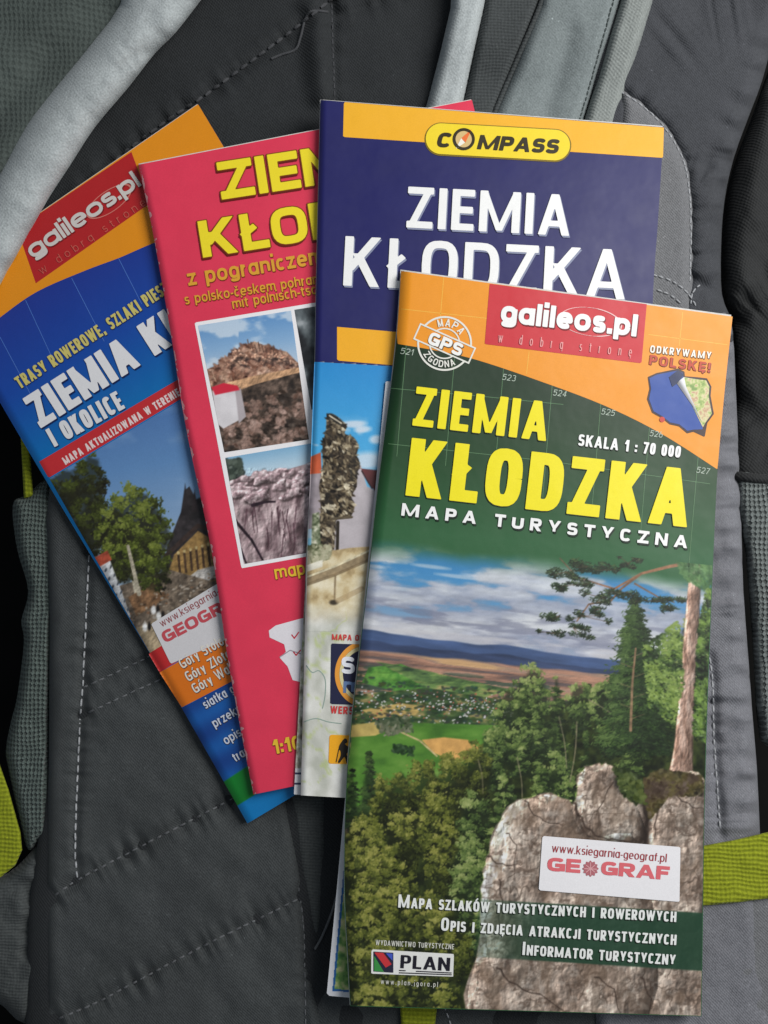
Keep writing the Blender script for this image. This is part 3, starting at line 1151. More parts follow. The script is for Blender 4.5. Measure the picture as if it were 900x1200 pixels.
# ---- spine channel between the pads
chan, zc = pad('spine_channel', [(334, 890), (380, 885), (384, 960), (383, 1020), (376, 1100), (369, 1108), (357, 1055), (342, 960)], -2.9, 2.6, 10, CHAN, 1.6, (), (.4, 30, 9), smooth_n=4)
cord('channel_piping', [(369, 1112), (378, 1096), (390, 1066), (400, 1030)], zb, .0004, TH2, .0005, back)
low, zlow = pad('base_panel', [(372, 1165), (430, 1150), (600, 1165), (760, 1180), (780, 1290), (372, 1290)], -3.2, 3.0, 12, LUM, 2.5, (), (.4, 30, 10), smooth_n=3)
stitches([(470, 1174), (476, 1205)], zlow, 6, 3, .0003, parent=low)
stitches([(518, 1170), (530, 1206)], zlow, 6, 3, .0003, parent=low)

# ---- grey padded wing on the right: yoke of the same cloth with shade put into its colour, grey edge below, stitched inner panel
EDGE = [(908, 40), (893, 95), (878, 135), (860, 185), (849, 235), (845, 290), (846, 345), (857, 378), (862, 450), (866, 540), (869, 620), (871, 690), (877, 770), (882, 840), (887, 900), (891, 985)]
ST1 = [(726, 107), (752, 124), (777, 148), (795, 176), (805, 205), (809, 250), (809, 300), (808, 335)]
IPAN = [(725, 112), (728, 101), (756, 119), (782, 144), (800, 173), (811, 204), (815, 250), (815, 300), (814, 345), (806, 400), (725, 400)]
yoke, zy = pad('padded_yoke', [(730, -90), (960, -90), (925, 0)] + EDGE[:8] + [(850, 410), (760, 430), (690, 420), (690, 100)], -4.0, 8.2, 22, GREY_SHADE, 2.0,
               [(ST1, 1.4, 7), ([(846, 352), (826, 336), (808, 322)], .9, 6), ([(848, 212), (832, 196), (806, 188)], 1.2, 8), ([(770, 60), (820, 20), (880, 10)], 1.0, 18)],
               (1.1, 60, 12), (EDGE[:8], 3.0, 24, 12), smooth_n=3, extra=lambda x, y: -2.6 * sstep(2, 16, -poly_sdf(x, y, IPAN)))
ipan, zi = pad('inner_panel', IPAN, -1.0, 6.6, 18, PANEL, 2.0, (), (.5, 45, 13), smooth_n=3)
zmax = lambda *fs: (lambda x, y: np.maximum.reduce([f(x, y) for f in fs]))
stitches(ST1, zmax(zy, zi), 6.2, 2.4, .00036, parent=ipan)
stitches([(764, 322), (784, 328), (800, 338), (812, 352), (816, 362)], zmax(zy, zi), 6, 2.4, .00034, parent=ipan)
stitches([(770, 340), (786, 346), (800, 358)], zmax(zy, zi), 6, 2.4, .00034, parent=ipan)
stitches([(820, 334), (812, 342), (809, 358)], zmax(zy, zi), 5, 2, .00032, parent=ipan)
STV = [(831, 770), (835, 800), (836, 860), (840, 920), (844, 978)]
wing, zw = pad('padded_edge', [(740, 380), (800, 360), (840, 362)] + EDGE[7:] + [(896, 1100), (905, 1290), (700, 1290), (700, 500)], -3.6, 8.0, 20, GREY, 2.0,
               [(STV, 1.6, 7), ([(826, 660), (850, 652), (872, 655)], .8, 8), ([(836, 470), (850, 480), (864, 478)], .9, 7), ([(834, 560), (850, 566), (868, 560)], .7, 8), ([(838, 880), (862, 868), (884, 874)], .8, 9)],
               (1.0, 40, 15), (EDGE[7:], 3.6, 24, 11), smooth_n=2)
stitches(STV, zw, 7, 2.6, .00036, parent=wing)
lowr, zlr = pad('lower_wing', [(760, 1020), (880, 1010), (930, 1000), (990, 1010), (990, 1290), (760, 1290)], -1.8, 5.6, 14, PANEL, 2.2,
                [([(822, 1178), (850, 1186), (880, 1195), (930, 1215)], 1.0, 5)], (.7, 40, 16), smooth_n=2)
stitches([(822, 1178), (850, 1186), (880, 1195), (930, 1215)], zlr, 7, 2.6, .00036, parent=lowr)

# ---- black hip wing and mesh pocket outside the padded edge
hip, zh = pad('hip_wing', [(1000, -60), (935, 0), (905, 70), (880, 140), (858, 200), (847, 260), (846, 340), (856, 380), (860, 470), (864, 580), (1000, 600)], -11, 9, 30, BLACK, 2.2,
              [([(862, 372), (880, 352), (905, 338), (950, 320)], 2.5, 12), ([(868, 470), (890, 500), (940, 520)], 1.5, 14)], (2.0, 50, 21), smooth_n=3,
              extra=lambda x, y: 3.0 * np.exp(-(seg_dist(x, y, (905, 120), (872, 330))[0] / 22) ** 2))
pk, zp = pad('mesh_pocket', [(858, 552), (910, 556), (1000, 560), (1000, 900), (905, 880), (888, 850), (884, 790), (874, 650)], -7.5, 7.0, 16, MESHR, 2.0, (), (1.0, 50, 22), smooth_n=2)
cord('pocket_binding', [(855, 556), (900, 562), (990, 566)], zp, .0016, BLACK, .0006, pk)

# ---- mesh edge of the left wing
ml, zm = pad('mesh_edging', [(15, 592), (30, 581), (62, 568), (64, 700), (60, 860), (58, 970), (46, 985), (33, 996), (23, 962), (9, 897), (7, 877), (13, 845), (20, 817), (28, 753), (25, 727), (33, 692), (20, 643)],
             -9, 7.5, 12, MESHL, 1.8, (), (.8, 30, 31), smooth_n=4)
fold, zfo = pad('dark_fold', [(-60, 1060), (8, 1024), (38, 996), (58, 970), (60, 1080), (48, 1150), (30, 1200), (-10, 1170), (-60, 1180)], -9.5, 7, 16, CHAN, 2.0,
                [([(56, 985), (36, 1060), (30, 1120)], 2.0, 9)], (1.6, 26, 32), smooth_n=3)


def webbing(pts, base, label, seed, slope=(0, 0), wr=.5):
    o, z = pad('webbing_strap', pts, base, 1.6, 3.0, LIME, 1.5, (), (wr, 22, seed), smooth_n=0, slope=slope)
    o['label'] = label
    return o, z


webbing([(818, 992), (862, 984), (900, 975), (990, 955), (990, 1040), (900, 1053), (862, 1058), (818, 1062)], 5.2, 'wide lime strap on the right', 41)
webbing([(24, 508), (34, 506), (39, 582), (28, 584)], -4, 'narrow lime strap end above the mesh edging', 42)
webbing([(-50, 850), (-6, 880), (10, 925), (24, 975), (26, 996), (18, 1014), (-4, 1032), (-50, 1060)], -5.2, 'lime strap at the lower left', 43)
webbing([(468, 1160), (514, 1162), (506, 1240), (472, 1240)], .6, 'short lime strap end at the bottom', 44)

# ---- shoulder strap at the top, coming out from behind the maps
sroot = empty('shoulder_strap', (0, .15, 0), None)
sroot.parent = pack
sroot.location = (.03, .15, .062)
ZS = (0, .0)
sp = [
    ('edge_binding', [(536, -70), (588, -70), (570, 0), (543, 122), (537, 165), (486, 165), (500, 122), (528, 10)], 2.4, 7.0, 14, PALE),
    ('webbing_band', [(580, -70), (650, -70), (634, 0), (582, 128), (570, 170), (534, 165), (545, 110), (566, 10)], 2.6, 4.6, 10, WEB),
    ('strap_face', [(648, -70), (748, -70), (727, 0), (684, 140), (674, 180), (566, 175), (580, 130), (632, 6)], 2.6, 6.4, 16, STRAP),
    ('edge_tape', [(744, -70), (786, -70), (766, 0), (722, 146), (712, 185), (672, 180), (685, 138), (726, 4)], 2.6, 6.0, 12, STRAPB)]
for nm, pts, b_, pf, rw_, mt in sp:
    o, z = pad(nm, pts, b_, pf, rw_, mt, 1.8, (), (.5, 40, 51), smooth_n=2, parent=sroot,
               extra=(lambda x, y: -3.2 * sstep(40, 110, y) - 1.6 * np.exp(-(seg_dist(x, y, (668, 40), (640, 130))[0] / 14) ** 2)) if nm == 'strap_face' else (lambda x, y: -3.2 * sstep(40, 110, y)))
    if nm == 'strap_face':
        zsf = z
    if nm == 'edge_tape':
        zst = z
cord('strap_seam', [(640, -30), (634, 4), (606, 70), (580, 132), (570, 165)], lambda x, y: .0058 - .0032 * sstep(40, 110, y), .0009, WEB, .0004, sroot)
stitches([(722, -10), (708, 40), (694, 90), (678, 145)], zmax(zsf, zst), 5, 1.4, .00034, fabric('strap_thread', (.07, .085, .085), .0008, 'plain'), .0002, sroot)

# ---- big shoulder strap crossing the upper left corner
lroot = empty('shoulder_strap', (0, 0, 0), None)
lroot.parent = pack
lroot.location = (-.1, .13, .07)
liner, zli = pad('strap_liner', [(-160, -120), (190, -120), (165, -20), (112, 62), (50, 142), (14, 200), (-40, 290), (-160, 430)], 3.0, 9.0, 40, LINER, 2.5, (), (1.5, 60, 61), smooth_n=3, parent=lroot,
                 extra=lambda x, y: -4.0 * np.exp(-(seg_dist(x, y, (120, 10), (-20, 160))[0] / 26) ** 2))
bind, zbi = pad('edge_binding', [(160, -60), (280, -60), (240, -6), (206, 38), (182, 62), (150, 103), (112, 148), (82, 194), (56, 234), (28, 284), (0, 334), (-40, 410), (-110, 400), (-60, 300), (-8, 214), (28, 150), (60, 108), (104, 55), (140, 6)], 5.6, 9.5, 34, PALE, 1.8,
                [([(182, 62), (160, 66), (140, 80)], .8, 9)], (1.2, 42, 62), smooth_n=3, parent=lroot, pucker=([(240, -6), (182, 62), (112, 148), (56, 234), (0, 334)], 1.6, 40, 18))
WAVE = lambda x, y: 1.5 * (fbm(x / 210, y / 260, 90, 2) - .5)
# ================================================================== MAP 1: blue and orange, lowest, under the strap
WHITE = (232, 232, 234)
m1 = FoldedMap([(-79, 336), (52, 560), (187, 785), (290, 965)], [(232, 122), (361, 336), (488, 553), (612, 772)],
               lambda x, y: 5.6 + 0 * x + WAVE(x, y), 0.0034, (10, 1.0), .93,
               'blue and orange map, leftmost of the fan, tucked under the grey strap', nleaf=6)
m1.pages(seed=1)
ARC1 = [(-90, 452), (-30, 396), (0, 372), (43, 342), (100, 317), (140, 302), (177, 286), (240, 262), (330, 250), (420, 250)]


def m1_base(px, py):
    """blue field, orange head, blue and orange caption bands down the cover"""
    # distance down the cover from its top edge
    v = ((px + 79) * 0.506 + (py - 336) * 0.8625)
    u = ((px + 79) * 0.84 - (py - 336) * 0.57)
    blue = Canvas.ramp(.25 + .5 * np.clip((v - 60) / 190, 0, 1), [(32, 52, 140), (20, 70, 160), (4, 110, 176)])
    c = blue
    n = fbm(px / 30, py / 30, 4, 3)
    bands = Canvas.ramp(.25 + .5 * np.clip((np.sin(v / 6.2) * .35 + .5) + (n - .5) * .5, 0, 1), [(18, 58, 128), (24, 92, 168)])
    low = v > 573
    c = np.where(low[..., None], bands, c)
    g = (v > 672)
    c = np.where(g[..., None], np.where((u < 62)[..., None], np.array([20., 120, 44]), np.array([10., 112, 176])), c)
    c = np.where((v > 705)[..., None], np.array([14., 118, 184]), c)
    return c


c1 = m1.sheet('cover', m1_base, 150, 300)
hd1 = m1.poly('header_panel', [(-79, 336), (232, 122), (306, 245)] + smooth(ARC1, 5)[::-1][8:], (226, 142, 24), .7, 1.3, parent=c1)
hp = m1.poly('logo_panel', [(20, 268), (154, 178), (176, 238), (42, 332)], (176, 34, 38), 1, parent=m1.root)
m1.text('logo_lettering', [('galileos.pl', (39, 304), (166, 217), 21, (205, 200, 196), dict(weight=.2, track=.07, shadow=(1.2, 1.2, (120, 20, 25)))),
                           ('w dobrą stronę', (49, 322), (172, 240), 10, (196, 90, 80), dict(weight=.1, track=.55))], 4, hp)
m1.shape('logo_swoosh', lambda x, y: np.abs(np.hypot(((x - 128) * .82 - (y - 236) * .57) / 30, ((x - 128) * .57 + (y - 236) * .82) / 12) - 1) * 14 - .55,
         (90, 200, 170, 275), .7, (205, 120, 110), 3, hp)
m1.lines('grid_lines', [[(30, 352), (66, 430)], [(84, 326), (122, 400)], [(139, 303), (166, 356)], [(0, 395), (40, 470)]], .9, (70, 110, 190), 1, parent=c1)
m1.text('title_lettering', [
    ('TRASY ROWEROWE, SZLAKI PIESZE', (24, 456), (206, 338), 15, (202, 190, 110), dict(weight=.19, track=.1, shadow=(.8, .8, (20, 30, 80)))),
    ('ZIEMIA KŁODZKA', (48, 502), (338, 318), 41, (222, 222, 226), dict(weight=.24, track=.08, ky=.85, shadow=(1.6, 1.6, (12, 30, 80)))),
    ('I OKOLICE', (64, 524), (147, 478), 23, (218, 218, 222), dict(weight=.22, track=.1, ky=.85, shadow=(1.2, 1.2, (8, 40, 90))))], 5)
rs = m1.poly('red_strip', [(46, 541), (340, 367), (350, 385), (57, 560)], (190, 44, 50), 1, parent=m1.root)
m1.text('strip_lettering', [('MAPA AKTUALIZOWANA W TERENIE', (77, 545), (212, 463), 9.5, (225, 205, 205), dict(weight=.2, track=.14))], 2, rs)

pc = Canvas(40, 380, 420, 800, 1.2, (70, 110, 170))
t = (pc.x * .2 + pc.y - 480) / 200
pc.c = Canvas.ramp(.25 + .5 * np.clip(t, 0, 1), [(66, 104, 164), (94, 136, 186), (146, 170, 198)])
pc.mix(.45 * sstep(.5, .75, fbm(pc.x / 60, pc.y / 30, 8, 4)), (140, 170, 205))
# cathedral roof and gabled houses at the right
pc.poly([(196, 640), (212, 600), (216, 575), (222, 570), (230, 585), (262, 570), (300, 700), (210, 690), (192, 668)], (48, 44, 46), var=.5, sc=6)
pc.poly([(212, 604), (217, 566), (222, 604)], (40, 36, 38), var=.3)
pc.poly([(224, 600), (228, 574), (233, 600)], (44, 38, 40), var=.3)
pc.poly([(198, 668), (204, 650), (232, 622), (262, 640), (275, 700), (205, 690)], (146, 116, 70), var=.35, sc=4)
pc.stroke([(194, 652), (232, 616), (270, 630)], 5, (58, 46, 42))
for k in range(6):
    pc.stroke([(209 + k * 7, 650 - k * 2), (211 + k * 7, 672 - k * 2)], 2.6, (70, 52, 38))
    pc.dab(209 + k * 7, 648 - k * 2, 1.6, 2.0, 0, (190, 170, 120))
pc.poly([(202, 690), (232, 668), (262, 660), (268, 672), (236, 684), (210, 700)], (176, 172, 168), var=.2, sc=6)
pc.poly([(112, 655), (128, 650), (150, 740), (146, 752)], (205, 208, 212), var=.15)
pc.poly([(110, 655), (128, 648), (130, 660), (116, 664)], (170, 70, 50), var=.2)
for k in range(5):
    pc.dab(129 + k * 4, 672 + k * 13, 1.6, 3.2, .3, (60, 66, 76))
pc.poly([(128, 690), (200, 668), (280, 690), (330, 780), (200, 800), (150, 750)], (104, 92, 80), var=.5, sc=6)
pc.poly([(146, 742), (270, 690), (300, 760), (180, 790)], (176, 158, 128), var=.25, sc=20, alpha=.8)
pc.stroke([(150, 646), (162, 700)], 5, (176, 168, 150), 7)
pc.poly([(150, 700), (184, 680), (196, 700), (160, 722)], (112, 84, 60), var=.5, sc=6)
for k in range(26):
    pc.dab(190 + pc.rng.uniform(0, 76), 700 - k * 1.0 + pc.rng.uniform(-10, 16), pc.rng.uniform(1.5, 3.5), 1.2, -.4, ((160, 150, 138) if k % 3 == 0 else (64, 54, 46)), .8)
TREE = [(24, 22, 14), (38, 40, 18), (56, 64, 24), (80, 92, 32), (120, 130, 58)]
for k_, (x_, t_, w_, h_) in enumerate(((74, 546, 40, 60), (104, 532, 44, 62), (92, 560, 50, 66), (112, 584, 44, 60), (96, 606, 40, 60))):
    pc.crown(x_, t_, w_, h_, TREE[:4], 900, 600 + k_, size=(.7, 1.6), tone=-.12)
for k_, (x_, t_, w_, h_) in enumerate(((156, 572, 62, 70), (134, 594, 46, 60), (178, 590, 46, 66), (152, 612, 66, 72), (180, 640, 40, 52), (138, 636, 40, 44))):
    pc.crown(x_, t_, w_, h_, TREE, 1200, 620 + k_, size=(.7, 1.7), tone=.04 - .03 * (k_ > 2), lit=-1)
pc.stroke([(150, 640), (163, 696)], 3.4, (168, 160, 142), 5)
pc.poly([(112, 655), (126, 649), (153, 722), (146, 738)], (200, 202, 206), var=.12)
pc.poly([(110, 654), (126, 645), (131, 656), (117, 664)], (164, 74, 54), var=.25)
for k in range(6):
    pc.dab(124 + k * 4, 668 + k * 10, 1.3, 2.6, .35, (66, 72, 82))
    pc.dab(130 + k * 4, 664 + k * 10, 1.1, 2.4, .35, (84, 88, 96))
for k in range(90):
    x = pc.rng.uniform(150, 262)
    pc.dab(x, 742 - .42 * (x - 150) + pc.rng.uniform(-34, -4), pc.rng.uniform(.8, 2.2), pc.rng.uniform(.8, 1.8), 0, [(64, 54, 46), (150, 136, 118), (120, 84, 60), (186, 178, 166)][k % 4], .7)
for x, y in ((180, 715), (186, 722), (170, 735)):
    pc.dab(x, y, 3, 5, 0, (225, 225, 225))
    pc.dab(x + 5, y - 1, 2, 5, 0, (30, 26, 24))
pc.relief((pc.y > 640) * 1.0, fbm(pc.x / 5, pc.y / 5, 33, 4), 1.0, 1.2)
m1.picture('cover_photo', pc, [(58, 561), (214, 468), (340, 392), (420, 530), (420, 640), (186, 783)], 1, c1)
m1.poly('red_corner', [(174, 766), (199, 751), (208, 775), (187, 788)], (186, 42, 44), 2, parent=c1)
ob = m1.poly('orange_caption', [(187, 788), (300, 724), (330, 768), (213, 829)], (214, 112, 26), 2, parent=c1)
capk = dict(weight=.15, track=.1, shadow=(.8, .8, (60, 50, 60)))
m1.text('caption_lettering', [
    ('Góry Stołowe', (214, 784), (277, 747), 12, (220, 214, 205), capk), ('Góry Złote', (221, 799), (272, 770), 12, (220, 214, 205), capk),
    ('Góry Walskie', (229, 813), (292, 776), 12, (220, 214, 205), capk), ('siatka gmin', (241, 831), (292, 802), 11, (200, 206, 220), capk),
    ('przekroje', (252, 853), (298, 826), 11, (200, 206, 220), capk), ('opisy', (265, 873), (290, 858), 11, (200, 206, 220), capk),
    ('trasy', (276, 893), (298, 880), 11, (200, 206, 220), capk)], 5, split=True)
st = m1.poly('shop_sticker', [(177, 731), (258, 682), (300, 715), (298, 735), (200, 778)], (206, 204, 208), 4, mat=M_STICK)
m1.text('sticker_lettering', [('www.ksiegarnia-geograf.pl', (190, 735), (300, 672), 9, (150, 80, 84), dict(weight=.12, track=.12)),
                              ('GEOGRAF', (194, 754), (292, 702), 14, (190, 74, 84), dict(weight=.3, track=.08, ky=.8))], 5, st, mat=M_STICK)

# ================================================================== MAP 2: red
m2 = FoldedMap([(162, 193), (179, 272), (200, 390), (217, 496), (248, 647), (267, 772), (282, 855), (297, 931)],
               [(553, 117), (572, 196), (595, 312), (615, 420), (640, 565), (662, 690), (678, 775), (693, 850)],
               lambda x, y: 9.4 + 0 * x + WAVE(x, y), 0.0034, (8, 1.0), 1.12,
               'red map with yellow lettering and a white framed photo collage, second from the left', nleaf=6)
m2.pages(seed=2, jitter=1.8)
c2 = m2.sheet('cover', lambda x, y: np.array([208., 54, 80]) * (1 + .05 * (fbm(x / 25, y / 25, 2, 3) - .5))[..., None])
YEL = (226, 206, 40)
DK = (96, 20, 12)
rk = dict(weight=.245, track=.1, ky=.88, shadow=(-.8, 2.6, DK), edge=(.03, (120, 60, 10)))
rs_ = dict(weight=.15, track=.1, shadow=(.8, 1.0, (120, 40, 20)))
OCH = (206, 150, 48)
m2.text('title_lettering', [('ZIEMIA', (260, 234), (488, 199), 44, YEL, rk), ('KŁODZKA', (238, 302), (545, 253), 43, YEL, rk)], 5)
m2.text('subtitle_lettering', [('z pograniczem', (221, 335), (381, 308), 19, OCH, dict(rs_, weight=.18)),
                               ('s polsko-českem pohraničí', (217, 357), (388, 330), 12, OCH, rs_),
                               ('mit polnisch-tschechischem', (273, 362), (446, 331), 12, OCH, rs_),
                               ('mapa', (323, 679), (369, 671), 16, (214, 176, 50), rs_),
                               ('1:100 000', (321, 884), (420, 866), 17, (214, 176, 50), dict(rs_, weight=.2))], 4, split=True)
cw = m2.poly('photo_frame', [(228, 378), (500, 333), (560, 616), (283, 666)], (226, 224, 230), 1, parent=m2.root)
p1 = Canvas(225, 350, 375, 540, 1.4, (110, 150, 190))
t = np.clip((p1.y + .13 * (p1.x - 230) - 375) / 75, 0, 1)
p1.c = Canvas.ramp(.25 + .5 * t, [(84, 132, 184), (128, 164, 200), (190, 200, 212)])
p1.mix(sstep(.48, .66, fbm(p1.x / 30, p1.y / 16, 5, 4) + .18 * (p1.x < 280)) * .7, (206, 214, 222))
hill = [(236, 436), (262, 424), (285, 405), (298, 400), (318, 408), (336, 412), (352, 428), (365, 440), (365, 540), (258, 540)]
p1.poly(hill, None, sc=6, seed=6, cols=[(96, 66, 56), (140, 104, 86), (176, 140, 118), (198, 168, 142)])
p1.dabs(700, [(240, 436), (285, 404), (318, 406), (352, 428), (348, 440), (250, 452)], [(80, 52, 44), (130, 92, 76), (180, 146, 126)], (1.2, 3.2), 2.2, .5, seed=8, clump=8)
rr = np.random.RandomState(15)
for k in range(46):
    x = rr.uniform(268, 346)
    y = rr.uniform(np.interp(x, [236, 285, 318, 352], [436, 406, 408, 430]) + 2, 430 - .08 * (x - 250))
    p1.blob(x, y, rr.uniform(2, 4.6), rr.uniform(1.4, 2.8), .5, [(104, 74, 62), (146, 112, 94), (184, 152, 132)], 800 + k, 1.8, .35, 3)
for k in range(9):
    p1.stroke([(292 + k * 4.2, 408 + k), (291 + k * 4.2 - 1, 398 + k + (k % 3) * 2)], 1, (96, 70, 60))
p1.poly([(248, 462), (285, 444), (340, 434), (366, 428), (366, 545), (255, 545)], None, sc=7, seed=9, cols=[(38, 32, 30), (60, 50, 44), (84, 70, 62), (110, 92, 82)])
p1.poly([(252, 452), (300, 440), (352, 430), (352, 436), (300, 450), (268, 462)], (186, 146, 112), var=.3, sc=8)
p1.dabs(800, [(262, 480), (362, 450), (362, 530), (262, 534)], [(40, 32, 28), (70, 58, 50), (116, 92, 82), (146, 120, 110)], (1.3, 3.6), 1.8, .4, seed=10, clump=10)
p1.poly([(249, 458), (275, 452), (284, 490), (262, 502), (254, 496)], (206, 202, 206), var=.08)
p1.poly([(275, 453), (282, 456), (288, 488), (280, 496)], (168, 160, 164), var=.08)
p1.poly([(248, 454), (262, 449), (278, 452), (281, 457), (252, 463)], (196, 40, 62))
pm = (poly_sdf(p1.x, p1.y, hill) < 0) * 1.0
p1.relief(pm, fbm(p1.x / 5, p1.y / 5, 21, 4), 1.3, 1.2)
p1.poly([(249, 458), (275, 452), (284, 490), (262, 502), (254, 496)], (206, 202, 206), var=.06)
p1.poly([(275, 453), (282, 456), (288, 488), (280, 496)], (168, 160, 164), var=.06)
p1.poly([(248, 454), (262, 449), (278, 452), (281, 457), (252, 463)], (196, 40, 62))
m2.picture('collage_photo', p1, [(232, 381.5), (341, 364), (362, 515), (263, 530)], 2, cw, .8)
p3 = Canvas(335, 330, 460, 500, 1.2, (60, 66, 70))
p3.c = Canvas.ramp(fbm(p3.x / 16, p3.y / 20, 12, 5), [(28, 30, 34), (60, 66, 70), (96, 104, 108), (150, 156, 160)])
m2.picture('collage_photo', p3, [(345, 363), (440, 348), (455, 470), (365, 480)], 2, cw, 1.0)
p2 = Canvas(255, 510, 450, 670, 1.3, (150, 186, 210))
p2.c = Canvas.ramp(.25 + .5 * np.clip((p2.y + .15 * (p2.x - 262) - 535) / 40, 0, 1), [(120, 164, 196), (168, 194, 212), (200, 212, 220)])
p2.dabs(500, [(262, 540), (282, 538), (290, 575), (276, 600), (266, 590)], [(34, 40, 40), (60, 70, 62), (90, 100, 90)], (1.5, 3.2), seed=14)
p2.poly([(268, 590), (290, 560), (330, 552), (372, 540), (372, 660), (280, 668)], None, sc=12, seed=15, stretch=(1.3, .6), cols=[(84, 66, 70), (132, 112, 116), (166, 146, 149), (196, 178, 180)])
rr = np.random.RandomState(5)
STONE = [(104, 86, 90), (134, 114, 118), (162, 144, 147), (190, 174, 176)]
bl = [(rr.uniform(280, 376), rr.uniform(552, 584)) for k in range(26)]
for k, (x, y) in enumerate(sorted(bl, key=lambda q_: q_[1])):
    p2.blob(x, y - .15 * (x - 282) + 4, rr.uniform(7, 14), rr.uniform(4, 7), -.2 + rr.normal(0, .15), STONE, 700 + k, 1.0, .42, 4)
for k in range(22):
    x = rr.uniform(284, 366)
    y = rr.uniform(586, 630)
    p2.stroke([(x, y), (x + rr.uniform(-4, 6), y + rr.uniform(10, 34))], 1.1, (76, 52, 60), .5)
for a, b in (((272, 606), (312, 664)), ((268, 628), (290, 664)), ((296, 592), (322, 588))):
    p2.stroke([a, ((a[0] + b[0]) / 2 + 3, (a[1] + b[1]) / 2 - 2), b], 4, (38, 26, 34), 2)
p2.relief((p2.y > 548) * 1.0, fbm(p2.x / 6, p2.y / 8, 22, 4), 1.7, 1.2)
m2.picture('collage_photo', p2, [(264, 536.5), (362.5, 520), (430, 508), (450, 631), (356, 648.5), (286, 661)], 2, cw, .8)
wm = m2.poly('county_outline', [(315, 739), (323, 733), (352, 725), (420, 712), (410, 800), (351, 799), (343, 797), (337, 781), (328, 771), (335, 764), (333, 755), (316, 747)], (214, 210, 216), 1, 1.0)
m2.lines('outline_marks', [[(342, 744), (345, 748), (350, 741)], [(344, 764), (347, 768), (352, 762)]], 1.4, (190, 40, 60), 2, parent=wm)
m2.lines('outline_border', [[(328, 770), (340, 762), (352, 766)]], 1.2, (150, 140, 150), 2, parent=wm)
OUT2 = [tuple(p) for p in m2.Lp] + [tuple(p) for p in m2.Rp[::-1]]
m2.shape('worn_edge', lambda x, y: np.maximum(poly_sdf(x, y, OUT2) + .15, line_dist(x, y, [(164, 193), (179, 272), (200, 390), (217, 496), (248, 647), (267, 772), (282, 855), (297, 930)]) - 4.0 * np.clip(fbm(x / 4, y / 7, 3, 3) - .5, 0, 1) * 2.6 - .22),
         (160, 188, 305, 935), .7, (206, 150, 154), 1, c2)

# ================================================================== MAP 3: navy with yellow bands
m3 = FoldedMap([(375.5, 117), (370.5, 340), (369, 423), (364, 560), (360, 643), (356, 800), (352.5, 932)],
               [(778, 149), (771, 260), (765, 354), (762, 520), (760, 660), (757, 810), (755, 955)],
               lambda x, y: 13.2 - .0105 * (x - 375) + WAVE(x, y), 0.0034, (7, 1.0), 1.08,
               'navy blue map with yellow bands and white lettering, third in the fan, half covered', nleaf=6)
m3.pages(seed=3, jitter=2.2)


def m3_base(px, py):
    n = fbm(px / 40, py / 40, 9, 4)
    navy = np.array([30., 31, 90]) * (1 + .08 * (n - .5))[..., None]
    relief = Canvas.ramp(fbm(px / 22, py / 26, 19, 4), [(176, 178, 168), (206, 206, 200), (226, 226, 222)])
    k = fbm(px / 30 + 7, py / 30, 23, 4)
    g = np.exp(-((k - .5) / .018) ** 2)[..., None]
    relief = relief * (1 - g * .5) + np.array([168., 186, 96]) * g * .5
    return np.where((py < 425 + (px - 370) * .06)[..., None], navy, relief)


c3 = m3.sheet('cover', m3_base, 130, 260)
m3.poly('yellow_band', [(403, 119.5), (778, 149.5), (777, 185), (402, 160.5)], (240, 170, 40), 1, parent=c3)
m3.poly('yellow_band', [(395, 383), (700, 409), (698, 448), (395, 422.5)], (236, 166, 36), 1, parent=c3)
badge = m3.poly('brand_badge', [(517, 163), (650, 170.5)], (120, 100, 20), 2, 1.0, rnd=19.5)
m3.poly('badge_face', [(517, 162.5), (650, 170)], (240, 204, 40), 4, 1.0, rnd=18, parent=badge)
bk = dict(weight=.27, track=.13, slant=.2, ky=.85, edge=(.02, (60, 46, 10)))
m3.text('badge_lettering', [('C', (511, 172), (527, 172.9), 17, (44, 36, 12), bk), ('MPASS', (559, 174.5), (653, 180), 16.5, (44, 36, 12), bk)], 6, badge)
m3.shape('compass_ring', lambda x, y: np.abs(np.hypot(x - 543.5, y - 163) - 11.3) - 1.7, (526, 146, 561, 181), .5, (44, 36, 12), 6, badge)
m3.poly('compass_dial', [(543.5, 163), (543.6, 163)], (205, 176, 120), 5, .6, rnd=10.5, parent=badge)
m3.poly('compass_needle', [(553, 151), (545.5, 167), (540.5, 162)], (226, 110, 50), 6, .5, parent=badge)
m3.poly('compass_needle', [(534, 174.5), (545, 167), (540.5, 162)], (236, 226, 214), 6, .5, parent=badge)
wk = dict(weight=.195, track=.13, ky=.85, shadow=(1.2, 2.2, (128, 134, 160)))
m3.text('title_lettering', [('ZIEMIA', (476, 266.5), (667, 276.5), 48, (232, 233, 238), wk), ('KŁODZKA', (402, 334.5), (732, 351), 58, (232, 233, 238), dict(wk, weight=.175))], 6)
b3 = Canvas(350, 420, 480, 760, 1.4)
t = np.clip((b3.y - 424) / 200, 0, 1)
b3.c = Canvas.ramp(.25 + .5 * t, [(38, 132, 198), (70, 160, 212), (130, 192, 220)])
b3.mix(sstep(.52, .7, fbm(b3.x / 22, b3.y / 12, 41, 4)) * sstep(480, 520, b3.y) * .8, (190, 205, 220))
for x, y, rx, ry in ((414, 497, 16, 4), (441, 515, 8, 5), (430, 540, 22, 10), (425, 503, 10, 4)):
    b3.dab(x, y, rx, ry, -.05, (206, 212, 222), .8)
b3.poly([(362, 536), (376, 530), (377, 556), (361, 556)], (192, 90, 58), var=.2)
b3.poly([(361, 556), (380, 554), (384, 620), (360, 620)], (150, 140, 146), var=.25)
b3.poly([(380, 560), (408, 552), (423, 545), (430, 570), (440, 575), (446, 650), (380, 656), (376, 600)], (178, 171, 176), var=.08)
